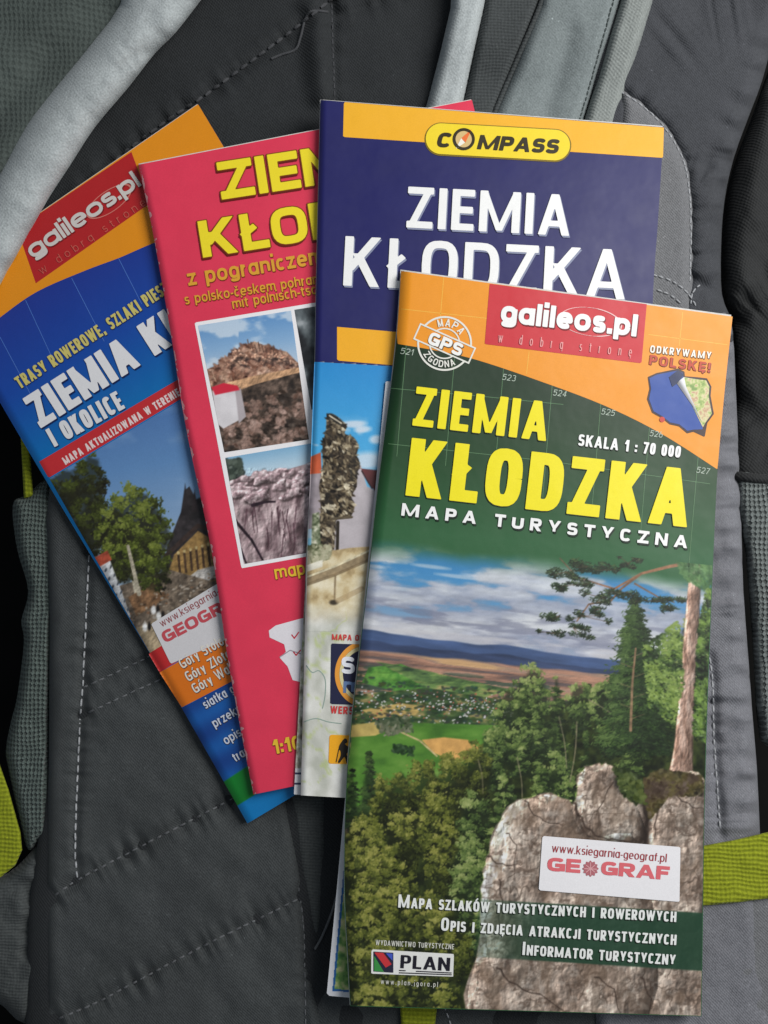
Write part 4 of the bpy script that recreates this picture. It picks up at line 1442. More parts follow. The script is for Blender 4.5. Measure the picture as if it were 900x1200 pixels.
b3.poly([(423, 549), (452, 552), (452, 578), (440, 576), (432, 566)], (92, 46, 48), var=.25)
b3.stroke([(424, 552), (432, 566), (436, 572)], 1.6, (50, 30, 34))
stat = smooth([(383, 487), (390, 485), (400, 492), (406, 500), (404, 508), (414, 512), (420, 522), (418, 534), (422, 545), (418, 556), (418, 570), (412, 582), (416, 592), (410, 606), (394, 610), (392, 640), (388, 655), (370, 652), (366, 640), (374, 612), (376, 590), (374, 570), (378, 548), (378, 520), (382, 505)], 4, True)
b3.poly(stat, None, sc=4, seed=44, cols=[(30, 26, 20), (52, 44, 34), (92, 80, 62), (160, 146, 120)])
b3.dabs(520, stat, [(24, 20, 16), (44, 36, 28), (84, 72, 56), (150, 136, 110), (214, 204, 180)], (.9, 2.6), 2.6, .8, seed=45, clump=7, order=False)
b3.relief((poly_sdf(b3.x, b3.y, stat) < 0) * 1.0, fbm(b3.x / 6, b3.y / 8, 49, 3), 1.1, 1.3)
b3.dab(394, 492, 10, 3.4, .6, (30, 28, 26))
b3.stroke([(386, 487), (400, 496)], 1.3, (200, 190, 170))
b3.poly([(366, 602), (374, 600), (376, 640), (364, 652)], None, sc=5, seed=46, cols=[(70, 80, 56), (140, 146, 120), (220, 216, 200)])
b3.stroke([(396, 612), (395, 652)], 3.5, (44, 38, 30))
b3.stroke([(390, 608), (412, 606)], 3, (90, 80, 64))
b3.poly([(360, 652), (385, 646), (410, 642), (440, 640), (440, 760), (350, 760)], None, sc=14, seed=47, cols=[(150, 128, 92), (190, 170, 130), (208, 194, 160), (222, 212, 186)])
b3.dabs(240, [(360, 640), (388, 638), (386, 655), (360, 660)], [(40, 44, 30), (90, 96, 66), (180, 176, 150)], (1, 2.5), seed=48)
b3.poly([(360, 662), (378, 656), (378, 664), (360, 670)], (210, 206, 192), var=.2)
b3.stroke([(360, 679), (392, 668), (440, 647)], 9, (146, 128, 100))
b3.stroke([(360, 685), (392, 674), (440, 653)], 3, (104, 86, 62), alpha=.7)
b3.stroke([(360, 676), (392, 664), (440, 642)], 2, (206, 196, 166))
b3.stroke([(393, 672), (392, 702)], 2.2, (132, 112, 84), alpha=.8)
b3.dab(391, 706, 5, 3, 0, (58, 50, 38))
b3.stroke([(396, 704), (424, 690)], 6, (158, 136, 102), alpha=.6)
m = sstep(705, 735, b3.y + 6 * (fbm(b3.x / 9, b3.y / 9, 3, 3) - .5))
bx = m3_base(b3.x, b3.y)
b3.c = b3.c * (1 - m[..., None]) + bx * m[..., None]
m3.picture('cover_photo', b3, [(368.5, 424), (472, 430), (472, 740), (359, 740), (360.5, 640)], 1, c3, .8)
m3.lines('relief_borders', [smooth([(359, 780), (366, 788), (374, 786), (381, 796), (381, 815), (378, 830)]), smooth([(356, 846), (370, 842), (385, 846), (400, 848)])], 1.1, (140, 160, 150), 1, parent=c3)
lg = m3.poly('service_badge', [(388, 754), (470, 757), (466, 828), (387, 825)], (34, 36, 64), 2)
m3.shape('badge_arcs', lambda x, y: np.abs(np.hypot(x - 428, (y - 790) * .92) - 33) - 2.6, (387, 755, 420, 825), .6, (222, 150, 60), 3, lg)
m3.shape('badge_arcs', lambda x, y: np.abs(np.hypot(x - 428, (y - 790) * .92) - 28.2) - 2.0, (389, 757, 420, 823), .6, (206, 196, 150), 3, lg)
m3.text('badge_lettering', [('Sc', (399, 789), (430, 791), 20, (220, 222, 230), dict(weight=.24, track=.1)),
                            ('m', (402, 812), (424, 813), 18, (96, 120, 160), dict(weight=.2, track=.1))], 4, lg)
m3.text('caption_lettering', [('MAPA OBSZARU', (389, 750), (452, 752), 7, (200, 60, 60), dict(weight=.2)), ('WERSJA', (387, 836), (426, 838), 9, (200, 60, 60), dict(weight=.2))], 3, split=True)
hk = m3.poly('trail_badge', [(389, 864), (440, 866), (438, 893), (388, 892)], (232, 164, 34), 2, 1.0, rnd=3)
HIK = smooth([(403, 866), (406, 866), (407, 870), (404, 872), (409, 876), (408, 881), (406, 884), (409, 890), (409, 894), (406, 894), (404, 887), (401, 890), (398, 894), (396, 893), (399, 886), (399, 880), (397, 878), (398, 873)], 3, True)
m3.poly('hiker_figure', HIK, (40, 34, 28), 4, .5, parent=hk)
m3.lines('hiker_stick', [[(397, 878), (394, 893)]], 1, (40, 34, 28), 4, parent=hk)
# the leaf that shows along its fold
SH3 = [(359, 640), (357, 700), (352, 790), (344.5, 931), (366, 932), (376, 640)]


def sheet_ink(x, y):
    base = Canvas.ramp(fbm(x / 6, y / 9, 51, 4), [(118, 112, 96), (168, 166, 150), (206, 204, 196), (150, 160, 120)])
    bars = (np.abs(y - 906) < 1.2) | (np.abs(y - 918) < 1.2)
    low = np.where(bars[..., None], np.array([50., 60, 90]), np.array([216., 216, 220]))
    return np.where((y > 900)[..., None], low, base)


m3.shape('map_sheet', lambda x, y: poly_sdf(x, y, SH3), (340, 636, 380, 936), .8, sheet_ink, 0, zf=lambda x, y: (10.3 + WAVE(x, y)) * MM)

# ================================================================== MAP 4: green, on top
m4 = FoldedMap([(470, 317.5), (464, 403), (452, 500), (442, 578), (432, 670), (420, 774), (407, 900), (403.5, 1030), (408, 1130), (410.5, 1179)],
               [(858.5, 371), (849, 460), (841, 551), (836.5, 640), (832, 750), (828, 860), (825.5, 960), (824, 1060), (823, 1130), (822, 1191)],
               lambda x, y: 17.1 - .0105 * (x - 450) - .006 * np.maximum(y - 930, 0) + WAVE(x, y), 0.0034, (13, 1.6), 1.02,
               'green and orange map with a forest and rock photo, on top of the fan', nleaf=6)
m4.pages(seed=4, jitter=2.4)
ARC4 = [(440, 398), (466, 403), (512, 411), (559.5, 422), (631, 446), (707.7, 475), (774.6, 508), (840.6, 550), (870, 572)]


def m4_base(px, py):
    n = fbm(px / 60, py / 60, 4, 3)
    t = np.clip((py - .09 * (px - 450) - 430) / 190, 0, 1)
    g = Canvas.ramp(.25 + .5 * t, [(22, 48, 28), (26, 64, 32), (46, 94, 58)])
    return g


HEAD4 = [tuple(p) for p in m4.Lp if p[1] < 400] + smooth(ARC4[1:-1], 5) + [tuple(p) for p in m4.Rp[::-1] if p[1] < 545]
c4 = m4.sheet('cover', m4_base, 230, 420)
hd4 = m4.shape('header_panel', lambda x, y: poly_sdf(x, y, HEAD4), (455, 315, 862, 560), 1.2, (232, 148, 36), .7, c4)
hp = m4.poly('logo_panel', [(573.8, 332.5), (758, 356.4), (751.8, 425.7), (568, 403.2)], (198, 42, 54), 2)
m4.text('logo_lettering', [('galileos.pl', (586, 377.5), (745.5, 394.5), 26, (240, 238, 238), dict(weight=.235, track=.07, shadow=(1.2, 1.6, (120, 16, 26)))),
                           ('w dobrą stronę', (583.5, 401), (740, 418), 11.5, (226, 150, 150), dict(weight=.1, track=.75))], 6, hp)
m4.shape('logo_swoosh', lambda x, y: np.where(x > 700, np.abs(np.hypot((x - 692) / 36, (y - 377 - (x - 692) * .12) / 16.5) - 1) * 20 - .6, np.abs(np.hypot((x - 692) / 36, (y - 377 - (x - 692) * .12) / 16.5) - 1) * 20 - .35),
         (650, 352, 735, 402), .6, (240, 190, 190), 4, hp)
gl = []
for k in range(7):
    x = 476 + k * 57
    y0 = float(np.interp(x, [p[0] for p in ARC4], [p[1] for p in ARC4]))
    gl.append([(x, y0), (x - 11, y0 + 130)])
gl += [[(458, 455), (560, 464), (660, 474)], [(455, 520), (640, 540), (832, 567)]]
m4.lines('grid_lines', gl, .8, (84, 120, 84), 1, parent=c4)
for run in ([(520, 325), (516, 372)], [(470, 362), (570, 373)], [(800, 366), (796, 405)], [(760, 392), (852, 404)], [(620, 412), (617, 438)]):
    m4.lines('grid_lines', [run], .8, (250, 180, 70), 1, parent=hd4)
nums = []
for s, a, b in (('521', (468.7, 414.5), (483.5, 416.5)), ('523', (588, 445), (603.5, 447)), ('524', (647.5, 463.3), (663, 465.3)), ('525', (704, 485.5), (719.5, 487.7)),
                ('526', (760.8, 511), (775.7, 513)), ('527', (815.5, 553.8), (830.5, 556))):
    nums.append((s, a, b, 7.2, (168, 182, 168), dict(weight=.12, track=.16, slant=.15)))
m4.text('grid_numbers', nums, 3, c4, split=True)
# gps stamp: two rings, a tilted plate, lettering on the arcs
SX, SY, SA = 521, 402.5, math.radians(24)
cs, sn = math.cos(SA), math.sin(SA)


def plate(x, y, a, b):
    u, v = (x - SX) * cs + (y - SY) * sn, -(x - SX) * sn + (y - SY) * cs
    return np.maximum(np.abs(u) - a, np.abs(v) - b)


stamp = m4.shape('approval_stamp', lambda x, y: np.minimum(
    np.maximum(np.minimum(np.abs(np.hypot(x - SX, y - SY) - 31) - 1.1, np.abs(np.hypot(x - SX, y - SY) - 17.5) - .8), -plate(x, y, 36, 8.5)),
    np.abs(plate(x, y, 35, 9.5)) - .9), (480, 366, 562, 440), .6, (222, 222, 214), 3)
sk = dict(weight=.2, aspect=None, track=.12)
it = [('GPS', (500, 402), (539, 418), 15, (238, 238, 234), dict(weight=.25, track=.1, shadow=(1, 1, (90, 80, 60))))]


def ring_text(word, r, a0, a1, cap, outward=True):
    out = []
    for i, ch in enumerate(word):
        a = math.radians(a0 + (a1 - a0) * i / (len(word) - 1))
        w = .42 * cap
        bx, by = SX + r * math.cos(a), SY + r * math.sin(a)
        tx, ty = (-math.sin(a), math.cos(a)) if outward else (math.sin(a), -math.cos(a))
        out.append((ch, (bx - tx * w * .8, by - ty * w * .8), (bx + tx * w * .8, by + ty * w * .8), cap, (226, 226, 218), dict(weight=.17)))
    return out


it += ring_text('MAPA', 20, -102, -38, 9) + ring_text('ZGODNA', 28, 148, 68, 8, False)
m4.text('stamp_lettering', it, 5, stamp)
m4.text('slogan_lettering', [('ODKRYWAMY', (761.5, 413), (833, 421), 8.6, (236, 232, 224), dict(weight=.2, track=.24, shadow=(.9, 1.1, (120, 80, 20)))),
                             ('POLSKĘ!', (760.5, 427), (831.5, 436.5), 11.5, (186, 60, 30), dict(weight=.22, track=.26, shadow=(.8, .8, (110, 40, 14))))], 5, split=True)
q = lambda pts: [(440 + .4778 * a, 310 + .4778 * b) for a, b in pts]
pol = m4.poly('country_outline', q([(670, 277), (690, 268), (720, 262), (742, 257), (756, 264), (757, 276), (785, 278), (812, 281), (822, 300), (820, 322), (828, 366), (812, 388), (806, 420), (780, 408), (765, 412), (745, 395), (722, 390), (705, 376), (680, 362), (668, 330), (674, 305)]),
              (60, 40, 40), 2, .6, rnd=1.0)
m4.poly('outline_field', q([(672, 279), (690, 270), (720, 264), (742, 260), (754, 266), (755, 279), (785, 280), (803, 404), (780, 405), (765, 408), (745, 392), (722, 387), (705, 373), (682, 360), (671, 330), (676, 305)]), (44, 78, 158), 3, .6, parent=pol)
m4.poly('outline_map', q([(756, 276), (785, 281), (811, 284), (819, 300), (817, 322), (825, 366), (809, 388), (803, 400), (755, 300)]), lambda x, y: Canvas.ramp(fbm(x / 4, y / 4, 61, 3), [(120, 150, 80), (170, 186, 110), (214, 206, 160), (190, 150, 120)]), 4, .6, parent=pol)
m4.poly('page_curl', q([(738, 290), (757, 276), (762, 300), (803, 392), (780, 350)]), lambda x, y: Canvas.ramp(.25 + .5 * np.clip(.5 + .5 * np.sin((x * .8 - y * .45) / 2.4), 0, 1), [(120, 120, 124), (200, 200, 206), (236, 236, 240)]), 5, .5, parent=pol)
m4.poly('curl_shade', q([(720, 276), (742, 259), (757, 270), (740, 292), (728, 300)]), (30, 44, 84), 5, .5, parent=pol)
m4.shape('country_stamp', lambda x, y: np.hypot(x - 776, y - 491.5) - 3.2, (771, 486, 781, 497), .5, (196, 60, 50), 4, pol)
YG = (244, 222, 20)
tk = dict(weight=.245, track=.11, ky=.84, shadow=(-.5, 1.0, (18, 40, 20)))
m4.text('title_lettering', [('ZIEMIA', (483, 498.5), (640, 517), 46, YG, dict(tk, weight=.215)), ('KŁODZKA', (475, 580.5), (805, 618), 68, YG, tk)], 6)
m4.text('subtitle_lettering', [('SKALA 1 : 70 000', (677, 522), (797, 536.5), 13.5, (236, 238, 236), dict(weight=.21, track=.12, ky=.9, shadow=(.8, 1.2, (16, 36, 18)))),
                               ('MAPA TURYSTYCZNA', (470, 604), (805, 642.5), 14.6, (240, 241, 242), dict(weight=.27, track=.52, ky=.85, shadow=(1.2, 2.4, (16, 36, 24))))], 6, split=True)
# ---- the printed landscape
g4 = Canvas(396, 590, 866, 1200, 1.15)
X, Y = g4.x, g4.y
yy = Y - .1 * (X - 430)
base = m4_base(X, Y)
cl = fbm(X / 75, yy / 26, 71, 5)
sky = Canvas.ramp(.25 + .5 * np.clip((yy - 640) / 95, 0, 1), [(54, 126, 184), (84, 144, 190), (146, 162, 186)])
g4.c = sky
bank = fbm(X / 60 + .4 * fbm(X / 20, yy / 10, 5, 3), yy / 17, 71, 6)
cov = sstep(.40, .60, bank + .16 * sstep(655, 690, yy) - .25 * np.exp(-(((X - 500) / 70) ** 2 + ((yy - 663) / 14) ** 2)))
g4.mix(cov * .92, Canvas.ramp(bank + .02, [(122, 126, 146), (150, 154, 172), (178, 180, 192), (206, 206, 210)]))
g4.relief(cov, fbm(X / 30, yy / 12, 70, 3), .5, 2.5)
g4.mix(sstep(.50, .66, fbm(X / 50, yy / 8, 72, 5)) * sstep(692, 704, yy) * (1 - sstep(728, 740, yy)) * .6, (112, 116, 138))
g4.mix(sstep(.55, .7, fbm(X / 60, yy / 7, 73, 5)) * sstep(718, 738, yy) * .6, (196, 194, 198))
for k_, (x_, y_, w_) in enumerate(((436, 652, 34), (440, 664, 22), (505, 664, 46), (540, 676, 60), (470, 690, 44))):
    g4.dab(x_, y_, w_ * .5, 2.2, .12, (198, 204, 212), .6)
m = (1 - sstep(632, 664, yy + 16 * (fbm(X / 50, Y / 30, 74, 3) - .5)))[..., None]
g4.c = g4.c * (1 - m) + base * m
rid = 739 + 7 * (fbm(X / 60, 0 * X, 75, 3) - .5) + .012 * (X - 430)
hn = fbm(X / 40, yy / 8, 76, 4)
g4.mix(sstep(-1, 1, yy - rid), np.array([68., 88, 128]) * (.8 + .4 * hn)[..., None])
g4.mix(sstep(-1, 1, yy - rid - 11 - 5 * (fbm(X / 35, X * 0, 77, 3) - .5)) * .9, np.array([52., 64, 94]) * (.7 + .6 * hn)[..., None])
fl = Canvas.ramp(fbm(X / 90, yy / 6, 78, 4), [(96, 84, 84), (140, 106, 92), (178, 134, 112), (150, 124, 110), (196, 158, 116)])
m = sstep(-1.5, 1.5, yy - 762 - 3 * (fbm(X / 30, X * 0, 79, 3) - .5))[..., None]
g4.c = g4.c * (1 - m) + fl * m
g4.mix(sstep(.52, .6, fbm(X / 45, yy / 5, 80, 4)) * sstep(774, 782, yy) * .85, (60, 78, 66))
g4.poly([(424, 800), (432, 782), (470, 778), (500, 790), (520, 806), (470, 812)], None, sc=9, seed=81, cols=[(48, 84, 40), (76, 130, 54), (110, 160, 70)])
g4.poly([(440, 775), (500, 786), (560, 800), (600, 808), (560, 820), (500, 806)], None, sc=10, seed=82, stretch=(.5, 2), cols=[(40, 60, 44), (74, 100, 60), (104, 134, 74), (168, 150, 100)])
g4.poly([(416, 814), (500, 806), (600, 822), (610, 850), (560, 866), (410, 856)], None, sc=9, seed=83, stretch=(.6, 1.6), cols=[(34, 52, 34), (54, 76, 44), (80, 100, 58), (150, 136, 90)])
g4.poly([(424, 832), (470, 824), (500, 828), (486, 838), (440, 842)], (178, 152, 92), var=.2)
land = sstep(764, 770, yy)
g4.relief(land, fbm(X / 16, yy / 5, 93, 5), .8, 1.5)
rr = np.random.RandomState(9)
for k in range(420):
    x = rr.uniform(412, 612)
    y = rr.choice([800, 812, 826, 838, 850]) + rr.normal(0, 3) + .07 * (x - 430)
    g4.dab(x, y, rr.uniform(1.4, 3.6), rr.uniform(1.0, 1.9), .1, np.array([36, 52, 34]) + rr.uniform(0, 30, 3), .8)
for k in range(330):
    x = rr.uniform(416, 606)
    y = rr.normal(820 if k % 3 else 846, 7) + .06 * (x - 430)
    g4.dab(x, y, rr.uniform(.6, 1.5), rr.uniform(.5, 1.0), .1, ((206, 202, 204) if k % 4 else (176, 96, 76)), .95)
g4.poly([(405, 915), (414, 850), (450, 846), (520, 848), (586, 850), (620, 900), (560, 960), (404, 960)], None, sc=26, seed=84, cols=[(62, 104, 40), (78, 124, 46), (92, 138, 54), (116, 152, 70)], stretch=(.6, 1.6))
g4.poly([(412, 850), (440, 846), (462, 852), (440, 862), (410, 864)], (186, 164, 96), var=.2)
g4.poly([(494, 867), (520, 864), (548, 867), (567, 880), (550, 891), (526, 890), (508, 882)], (206, 158, 92), var=.15, sc=8)
g4.stroke([(470, 858), (492, 868), (512, 886)], 1.6, (200, 176, 130))
g4.dabs(260, [(438, 846), (478, 838), (484, 858), (450, 862)], [(30, 46, 30), (60, 76, 50), (120, 120, 100)], (1, 2.4), seed=85)
g4.dabs(60, [(462, 872), (488, 876), (482, 886), (458, 880)], [(36, 60, 34), (52, 84, 40)], (1.2, 2.6), seed=86)
LEAF = [(22, 28, 14), (38, 48, 22), (58, 72, 32), (84, 98, 44), (110, 118, 56), (146, 146, 82)]
DARK = [(18, 26, 16), (32, 46, 26), (50, 72, 36), (74, 98, 46), (100, 124, 62)]
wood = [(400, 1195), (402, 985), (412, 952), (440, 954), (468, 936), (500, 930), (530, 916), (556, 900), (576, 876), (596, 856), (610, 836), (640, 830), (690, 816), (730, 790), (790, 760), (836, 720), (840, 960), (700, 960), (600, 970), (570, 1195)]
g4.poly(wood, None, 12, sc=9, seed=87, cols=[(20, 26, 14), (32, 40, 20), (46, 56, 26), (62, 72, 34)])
BUSH = [(20, 24, 12), (36, 42, 18), (58, 66, 26), (86, 94, 38), (118, 122, 52), (150, 148, 78)]
MIX = [(20, 28, 17), (36, 50, 27), (58, 77, 38), (86, 106, 54), (116, 134, 72), (148, 158, 98)]
tr = np.random.RandomState(77)
lst = []
for k in range(46):                                   # slope at the right, birches and young firs
    y_ = tr.uniform(0, 1)
    x_ = 566 + 272 * tr.uniform(0, 1)
    top_ = max(np.interp(x_, [566, 606, 640, 690, 738, 836], [866, 790, 800, 782, 740, 700]) + 6 + y_ * 120, 700)
    lst.append((top_, x_, tr.uniform(20, 38), tr.uniform(46, 84), 'fir' if tr.rand() < .4 else 'leaf', MIX, -.07))
for k in range(50):                                   # olive wood at the lower left
    y_ = tr.uniform(0, 1)
    x_ = 402 + 185 * tr.uniform(0, 1)
    top_ = np.interp(x_, [402, 440, 500, 556, 590], [936, 932, 912, 892, 866]) + y_ * 250
    lst.append((top_, x_, tr.uniform(26, 48), tr.uniform(50, 86), 'fir' if tr.rand() < .15 else 'leaf', BUSH if x_ < 540 else MIX, .05 * (y_ - .3)))
lst += [(776, 622, 44, 110, 'leaf', MIX, .05), (800, 598, 34, 90, 'leaf', MIX, 0), (792, 652, 30, 90, 'fir', MIX, -.1), (878, 433, 30, 84, 'fir', DARK, -.12), (900, 412, 26, 70, 'fir', DARK, -.1), (902, 470, 38, 76, 'leaf', BUSH, -.12), (892, 500, 40, 80, 'leaf', BUSH, -.08), (884, 530, 40, 80, 'leaf', BUSH, -.05), (868, 556, 36, 80, 'leaf', BUSH, -.05), (846, 578, 34, 80, 'leaf', MIX, -.05), (912, 450, 32, 70, 'leaf', BUSH, -.2), (915, 515, 40, 70, 'leaf', BUSH, -.05)]
lst.sort(key=lambda q: q[0])
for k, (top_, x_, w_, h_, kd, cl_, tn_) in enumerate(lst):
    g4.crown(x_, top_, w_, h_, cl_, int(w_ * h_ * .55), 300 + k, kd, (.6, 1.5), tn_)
# birches and thin trunks
for a, b, w in (((606, 888), (612, 940), 1.6), ((655, 840), (664, 900), 1.6), ((560, 890), (566, 930), 1.3), ((676, 846), (668, 916), 2), ((690, 820), (730, 846), 1.6)):
    mid = ((a[0] + b[0]) / 2 + 2, (a[1] + b[1]) / 2)
    g4.stroke(smooth([a, mid, b], 4), w * .8, (156, 142, 118), w * .6, .3, .6)
# mid pine
g4.crown(744, 702, 92, 180, [(16, 24, 15), (28, 42, 24), (42, 62, 32), (62, 86, 42), (92, 114, 62)], 12000, 501, 'fir', (.6, 1.4), -.02)
g4.stroke([(745, 760), (741, 800), (739, 856)], 1.8, (150, 116, 92), 3.2, .3, .85)
for k in range(7):
    g4.stroke([(741, 770 + k * 12), (741 + (-1) ** k * 14, 765 + k * 12)], .9, (130, 104, 82), .6, .2, .6)
# big pine: trunk, long limb, needle clumps
trunk = smooth([(812, 640), (806, 690), (801, 750), (795, 820), (789, 880), (780, 916)], 5) + smooth([(812, 916), (812, 880), (814, 820), (818, 750), (821, 690), (824, 640)], 5)
g4.poly(trunk, None, 1.5, sc=7, seed=91, stretch=(1.5, .45), cols=[(104, 80, 68), (142, 114, 100), (170, 142, 128), (192, 168, 154)])
tm = (poly_sdf(X, Y, trunk) < 0) * 1.0
g4.relief(tm, fbm(X / 3.2, Y / 7, 92, 4), 1.5, 1.2)
g4.dome(trunk, 11, 1.0, 2)
g4.stroke([(816, 658), (784, 664), (752, 672), (720, 690), (700, 684)], 4.2, (146, 104, 78), 1.6)
g4.stroke([(752, 672), (728, 690), (716, 704), (690, 708), (676, 728)], 2.4, (120, 88, 66), 1.2)
g4.stroke([(744, 684), (772, 700), (790, 706)], 2, (120, 90, 70), 1)
g4.stroke([(700, 684), (676, 676), (656, 654)], 1.8, (110, 84, 66), 1)
NEED = [(16, 24, 16), (24, 38, 24), (36, 54, 32), (54, 74, 42), (84, 100, 60)]
for k, (x, y, rx, ry) in enumerate([(664, 670, 22, 9), (688, 664, 20, 8), (656, 690, 14, 6), (720, 668, 18, 7), (736, 660, 12, 6), (705, 700, 20, 7), (735, 694, 20, 8), (762, 704, 26, 8), (782, 712, 14, 6),
                                    (655, 722, 18, 7), (684, 722, 16, 7), (672, 736, 20, 7), (650, 742, 12, 5), (700, 714, 12, 5), (748, 656, 10, 4), (690, 684, 24, 6)]):
    for q_ in range(5):
        dx_, dy_ = tr.normal(0, .55) * rx, tr.normal(0, .5) * ry
        g4.needles(x + dx_, y + dy_ + .1 * dx_, rx * tr.uniform(.25, .6), ry * tr.uniform(.35, .7), int(rx * ry * .24), NEED, 100 + k * 7 + q_)
        g4.stroke([(x, y), (x + dx_, y + dy_ + .1 * dx_ + 1)], .9, (84, 66, 50), .5, .2, .7)
g4.dabs(800, [(806, 630), (836, 634), (836, 700), (822, 690), (800, 676), (790, 650)], [(40, 70, 40), (66, 104, 60), (96, 134, 80)], (1, 2.5), 2.6, .9, seed=130, clump=8, a=.7)
g4.dabs(2600, [(828, 690), (838, 690), (838, 880), (812, 860), (818, 740)], DARK + [(120, 150, 70)], (.7, 1.8), 2.2, .6, seed=131, clump=10)
g4.dabs(1700, [(752, 760), (796, 726), (802, 800), (790, 850), (760, 830)], DARK[1:] + [(128, 150, 76)], (.7, 1.8), 2.0, .4, seed=132, clump=12)
# rock
RC = [(66, 56, 48), (112, 98, 86), (152, 138, 124), (176, 164, 150), (194, 184, 172)]
q3 = lambda pts: [(370 + .5444 * a, 850 + .5444 * b) for a, b in pts]
rj = np.random.RandomState(3)
rock = smooth(q3([(354, 640), (353, 470), (357, 350), (372, 270), (405, 190), (450, 156), (520, 150), (556, 165), (566, 108), (590, 88), (622, 82), (648, 98), (660, 146), (690, 170), (706, 150), (725, 118), (770, 108), (836, 120), (845, 400), (840, 645)]), 5, True)
rock = [(x_ + rj.normal(0, 1.3), y_ + rj.normal(0, 1.3)) for x_, y_ in rock]
g4.poly(rock, None, 2, sc=26, seed=140, stretch=(1.2, .8), cols=[(126, 109, 97), (150, 133, 121), (166, 151, 139), (182, 169, 157)])
rm = (poly_sdf(X, Y, rock) < 0) * 1.0
lump = fbm(X / 34, Y / 40, 145, 5)
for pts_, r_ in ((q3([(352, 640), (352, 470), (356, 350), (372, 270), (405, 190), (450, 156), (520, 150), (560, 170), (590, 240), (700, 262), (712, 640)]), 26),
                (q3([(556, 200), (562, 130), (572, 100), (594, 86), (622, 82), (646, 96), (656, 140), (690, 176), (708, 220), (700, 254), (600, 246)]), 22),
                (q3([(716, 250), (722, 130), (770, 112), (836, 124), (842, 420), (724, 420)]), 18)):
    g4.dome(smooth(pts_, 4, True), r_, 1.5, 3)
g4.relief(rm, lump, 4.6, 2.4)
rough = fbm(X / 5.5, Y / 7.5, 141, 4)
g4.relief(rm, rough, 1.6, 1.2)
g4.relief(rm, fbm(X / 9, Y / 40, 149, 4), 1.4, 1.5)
crk = 1 - np.abs(2 * fbm(X / 26 + .5 * fbm(X / 12, Y / 12, 7, 3), Y / 44, 146, 4) - 1)
g4.mix(rm * sstep(.95, .99, crk) * .5, (60, 48, 40))
crk = 1 - np.abs(2 * fbm(X / 40, Y / 16, 147, 4) - 1)
g4.mix(rm * sstep(.965, .99, crk) * .4, (84, 68, 58))
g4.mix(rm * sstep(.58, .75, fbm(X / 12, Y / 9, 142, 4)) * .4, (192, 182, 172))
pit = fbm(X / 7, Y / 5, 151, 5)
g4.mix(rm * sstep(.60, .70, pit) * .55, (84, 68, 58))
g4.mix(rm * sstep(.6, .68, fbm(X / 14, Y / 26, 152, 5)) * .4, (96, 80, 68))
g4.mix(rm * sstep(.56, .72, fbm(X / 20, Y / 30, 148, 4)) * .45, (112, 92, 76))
for pts, w in ((q3([(706, 150), (712, 200), (708, 250), (700, 300)]), 7), (q3([(556, 165), (570, 200), (600, 235), (640, 246), (700, 250)]), 4), (q3([(370, 280), (400, 300), (440, 300)]), 3), (q3([(395, 330), (400, 380), (392, 440)]), 2.5),
               (q3([(450, 160), (480, 200), (530, 215)]), 2.2), (q3([(725, 120), (735, 180), (728, 240)]), 5), (q3([(640, 120), (620, 160), (600, 200)]), 1.8), (q3([(390, 520), (430, 560), (500, 590), (560, 640)]), 3), (q3([(600, 540), (640, 570), (660, 640)]), 2.5),
               (q3([(760, 130), (800, 170), (836, 180)]), 3.5), (q3([(700, 540), (720, 590), (716, 640)]), 3), (q3([(410, 230), (430, 260), (425, 330)]), 1.8)):
    g4.stroke([(x_ + 1.6 * math.sin(i_ * 1.9), y_ + 1.2 * math.cos(i_ * 2.3)) for i_, (x_, y_) in enumerate(smooth(pts, 4))], w * .7, (56, 44, 38), w * .2, .5, .75)
g4.mix((1 - sstep(-4, 6, np.abs(X - 757 - 4 * (fbm(Y / 20, X * 0, 6, 2) - .5)) - 4)) * sstep(910, 930, Y) * (1 - sstep(985, 1010, Y)) * .8, (40, 32, 28))
g4.dabs(1500, q3([(700, 120), (740, 96), (830, 110), (832, 150), (760, 150), (720, 200)]), [(40, 34, 24), (66, 60, 34), (96, 86, 50), (70, 56, 46)], (1.2, 2.8), seed=143, a=.8)
g4.dabs(260, q3([(640, 90), (700, 110), (712, 170), (660, 150)]), [(34, 44, 22), (60, 74, 34), (90, 100, 50)], (1.2, 2.8), seed=144)
# translucent green caption strip printed over the rock
cap = q3([(352, 374), (836, 404), (836, 529), (340, 498)])
fade = sstep(545, 660, X)
g4.mix((1 - sstep(-1, 1, poly_sdf(X, Y, cap))) * (.30 + .62 * fade), (34, 66, 48))
pts4 = [tuple(m4_) for m4_ in np.array(m4.Lp)] + [tuple(m4_) for m4_ in np.array(m4.Rp)[::-1]]
ins = [(x, y) for x, y in pts4]
photo_region = lambda x, y: np.maximum(poly_sdf(x, y, ins) + .7, 622 + .1 * (x - 430) - y)
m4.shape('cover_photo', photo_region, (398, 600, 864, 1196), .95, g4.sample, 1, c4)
tx = dict(weight=.2, track=.12, ky=.88, caps=.78, shadow=(-.9, 1.1, (24, 34, 24)))
m4.text('caption_lettering', [('Mapa szlaków turystycznych i rowerowych', (466.5, 1063.5), (792, 1080.5), 15.5, (230, 232, 230), tx),
                              ('Opis i zdjęcia atrakcji turystycznych', (516.5, 1090.5), (792, 1107.5), 15.5, (230, 232, 230), tx),
                              ('Informator turystyczny', (612, 1119), (791, 1131), 15.5, (230, 232, 230), tx)], 5, split=True)
st = m4.poly('shop_sticker', [(635.7, 979.6), (797.4, 992.6), (796.3, 1056.9), (631.3, 1043.3)], (232, 230, 234), 6, mat=M_STICK)
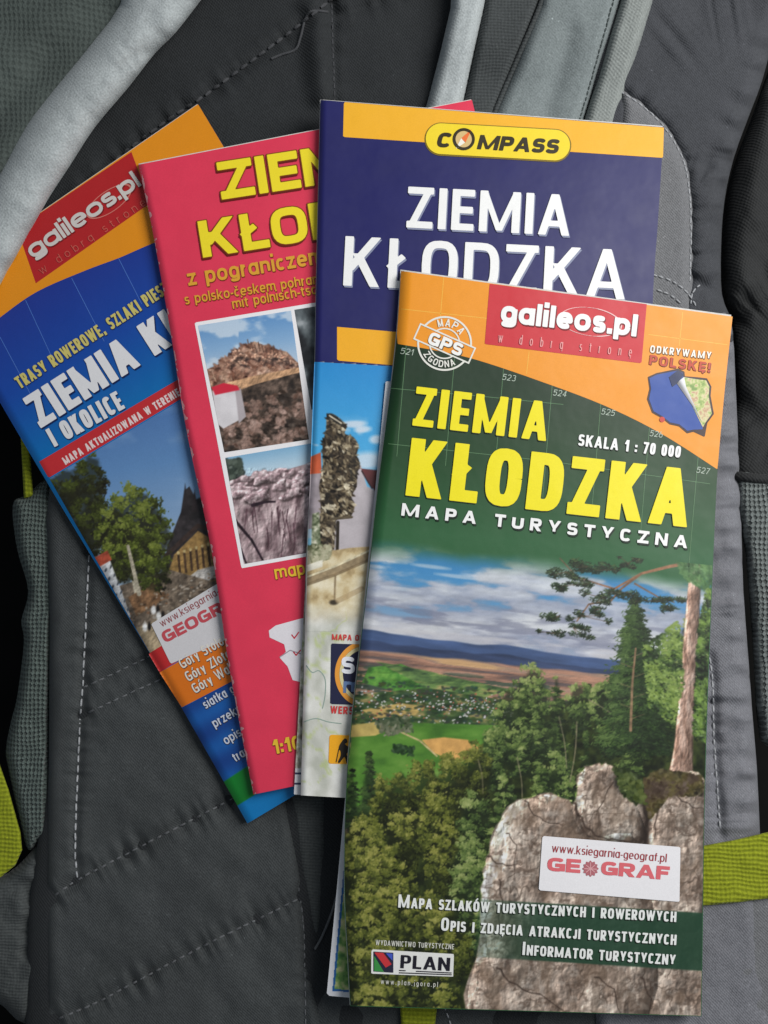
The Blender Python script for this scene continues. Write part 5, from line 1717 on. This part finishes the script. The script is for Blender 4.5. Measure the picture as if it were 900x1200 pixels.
m4.text('sticker_lettering', [('www.ksiegarnia-geograf.pl', (646.6, 998.5), (781, 1010.5), 10, (160, 60, 66), dict(weight=.13, track=.1, ky=.8)),
                              ('GE', (641, 1020.5), (680, 1023.3), 16, (216, 104, 112), dict(weight=.34, track=.06, ky=.75)),
                              ('GRAF', (704, 1025), (784, 1031.5), 16, (216, 104, 112), dict(weight=.34, track=.06, ky=.75))], 8, st, mat=M_STICK)
gx_, gy_ = 692, 1018
glb = m4.shape('sticker_globe', lambda x, y: np.hypot(x - gx_, y - gy_) - 8.6 - .9 * np.cos(12 * np.arctan2(y - gy_, x - gx_)), (680, 1006, 704, 1030), .4, (176, 104, 112), 8, st, M_STICK)
m4.lines('globe_lines', [[(gx_ - 7, gy_), (gx_ + 7, gy_ + .6)], [(gx_, gy_ - 7), (gx_, gy_ + 7)], [(gx_ - 5, gy_ - 4), (gx_ + 5, gy_ + 4)], [(gx_ - 5, gy_ + 4), (gx_ + 5, gy_ - 4)]], 1.1, (214, 160, 164), 9, .35, st)
pl = m4.poly('publisher_logo', [(435.3, 1112.4), (532, 1118), (531, 1144.5), (435, 1141)], (226, 226, 224), 3)
m4.poly('logo_emblem', [(437.5, 1115), (461, 1116.5), (461, 1140), (437.5, 1138.5)], (40, 40, 60), 4, .6, parent=pl)
m4.poly('logo_emblem', [(438.5, 1116), (449, 1116.5), (459, 1130), (452, 1134)], (196, 54, 60), 5, .6, parent=pl)
m4.poly('logo_emblem', [(438.5, 1120), (450, 1139), (438.5, 1138)], (60, 140, 70), 6, .6, parent=pl)
m4.poly('logo_emblem', [(452, 1117), (460, 1117.5), (460, 1126)], (70, 90, 190), 6, .6, parent=pl)
m4.text('logo_lettering', [('PLAN', (469, 1134.5), (527, 1138), 15.5, (30, 28, 40), dict(weight=.27, track=.14, ky=.6))], 5, pl)
m4.lines('logo_rules', [[(468, 1140), (529, 1142.3)], [(468, 1137.2), (475, 1137.6)], [(488, 1138.2), (529, 1140.2)]], 1.2, (30, 28, 40), 5, .4, parent=pl)
m4.text('publisher_lettering', [('WYDAWNICTWO TURYSTYCZNE', (440, 1107.6), (532, 1112.6), 6.3, (206, 206, 196), dict(weight=.15, track=.14)),
                                ('www.plan.jgora.pl', (446, 1153), (513, 1156.8), 6, (196, 196, 186), dict(weight=.14, track=.3))], 4, split=True)
# the loose map sheet folded inside, showing past the fold
SH4 = [(452, 447), (445, 520), (428, 690), (404, 940), (392, 1070), (383, 1164), (386, 1167), (430, 1171), (440, 900), (480, 447)]


def sheet4(x, y):
    d = np.maximum(0, line_dist(x, y, [(452, 447), (445, 520), (428, 690), (404, 940), (383, 1165)]))
    bot = 1167 + (x - 385) * .07 - y
    e = np.minimum(d, bot)
    inner = Canvas.ramp(fbm(x / 8, y / 8, 55, 4), [(70, 120, 60), (120, 160, 84), (180, 190, 130), (206, 200, 150)])
    c = np.where((e > 8.5)[..., None], inner, np.array([30., 96, 160]))
    return np.where((e < 6)[..., None], np.array([214., 216, 222]), c)


m4.shape('map_sheet', lambda x, y: poly_sdf(x, y, SH4), (380, 444, 484, 1174), .9, sheet4, 0,
         zf=lambda x, y: (13.45 + WAVE(x, y) - .02 * np.maximum(y - 945, 0) - 0.004 * (x - 420)) * MM)
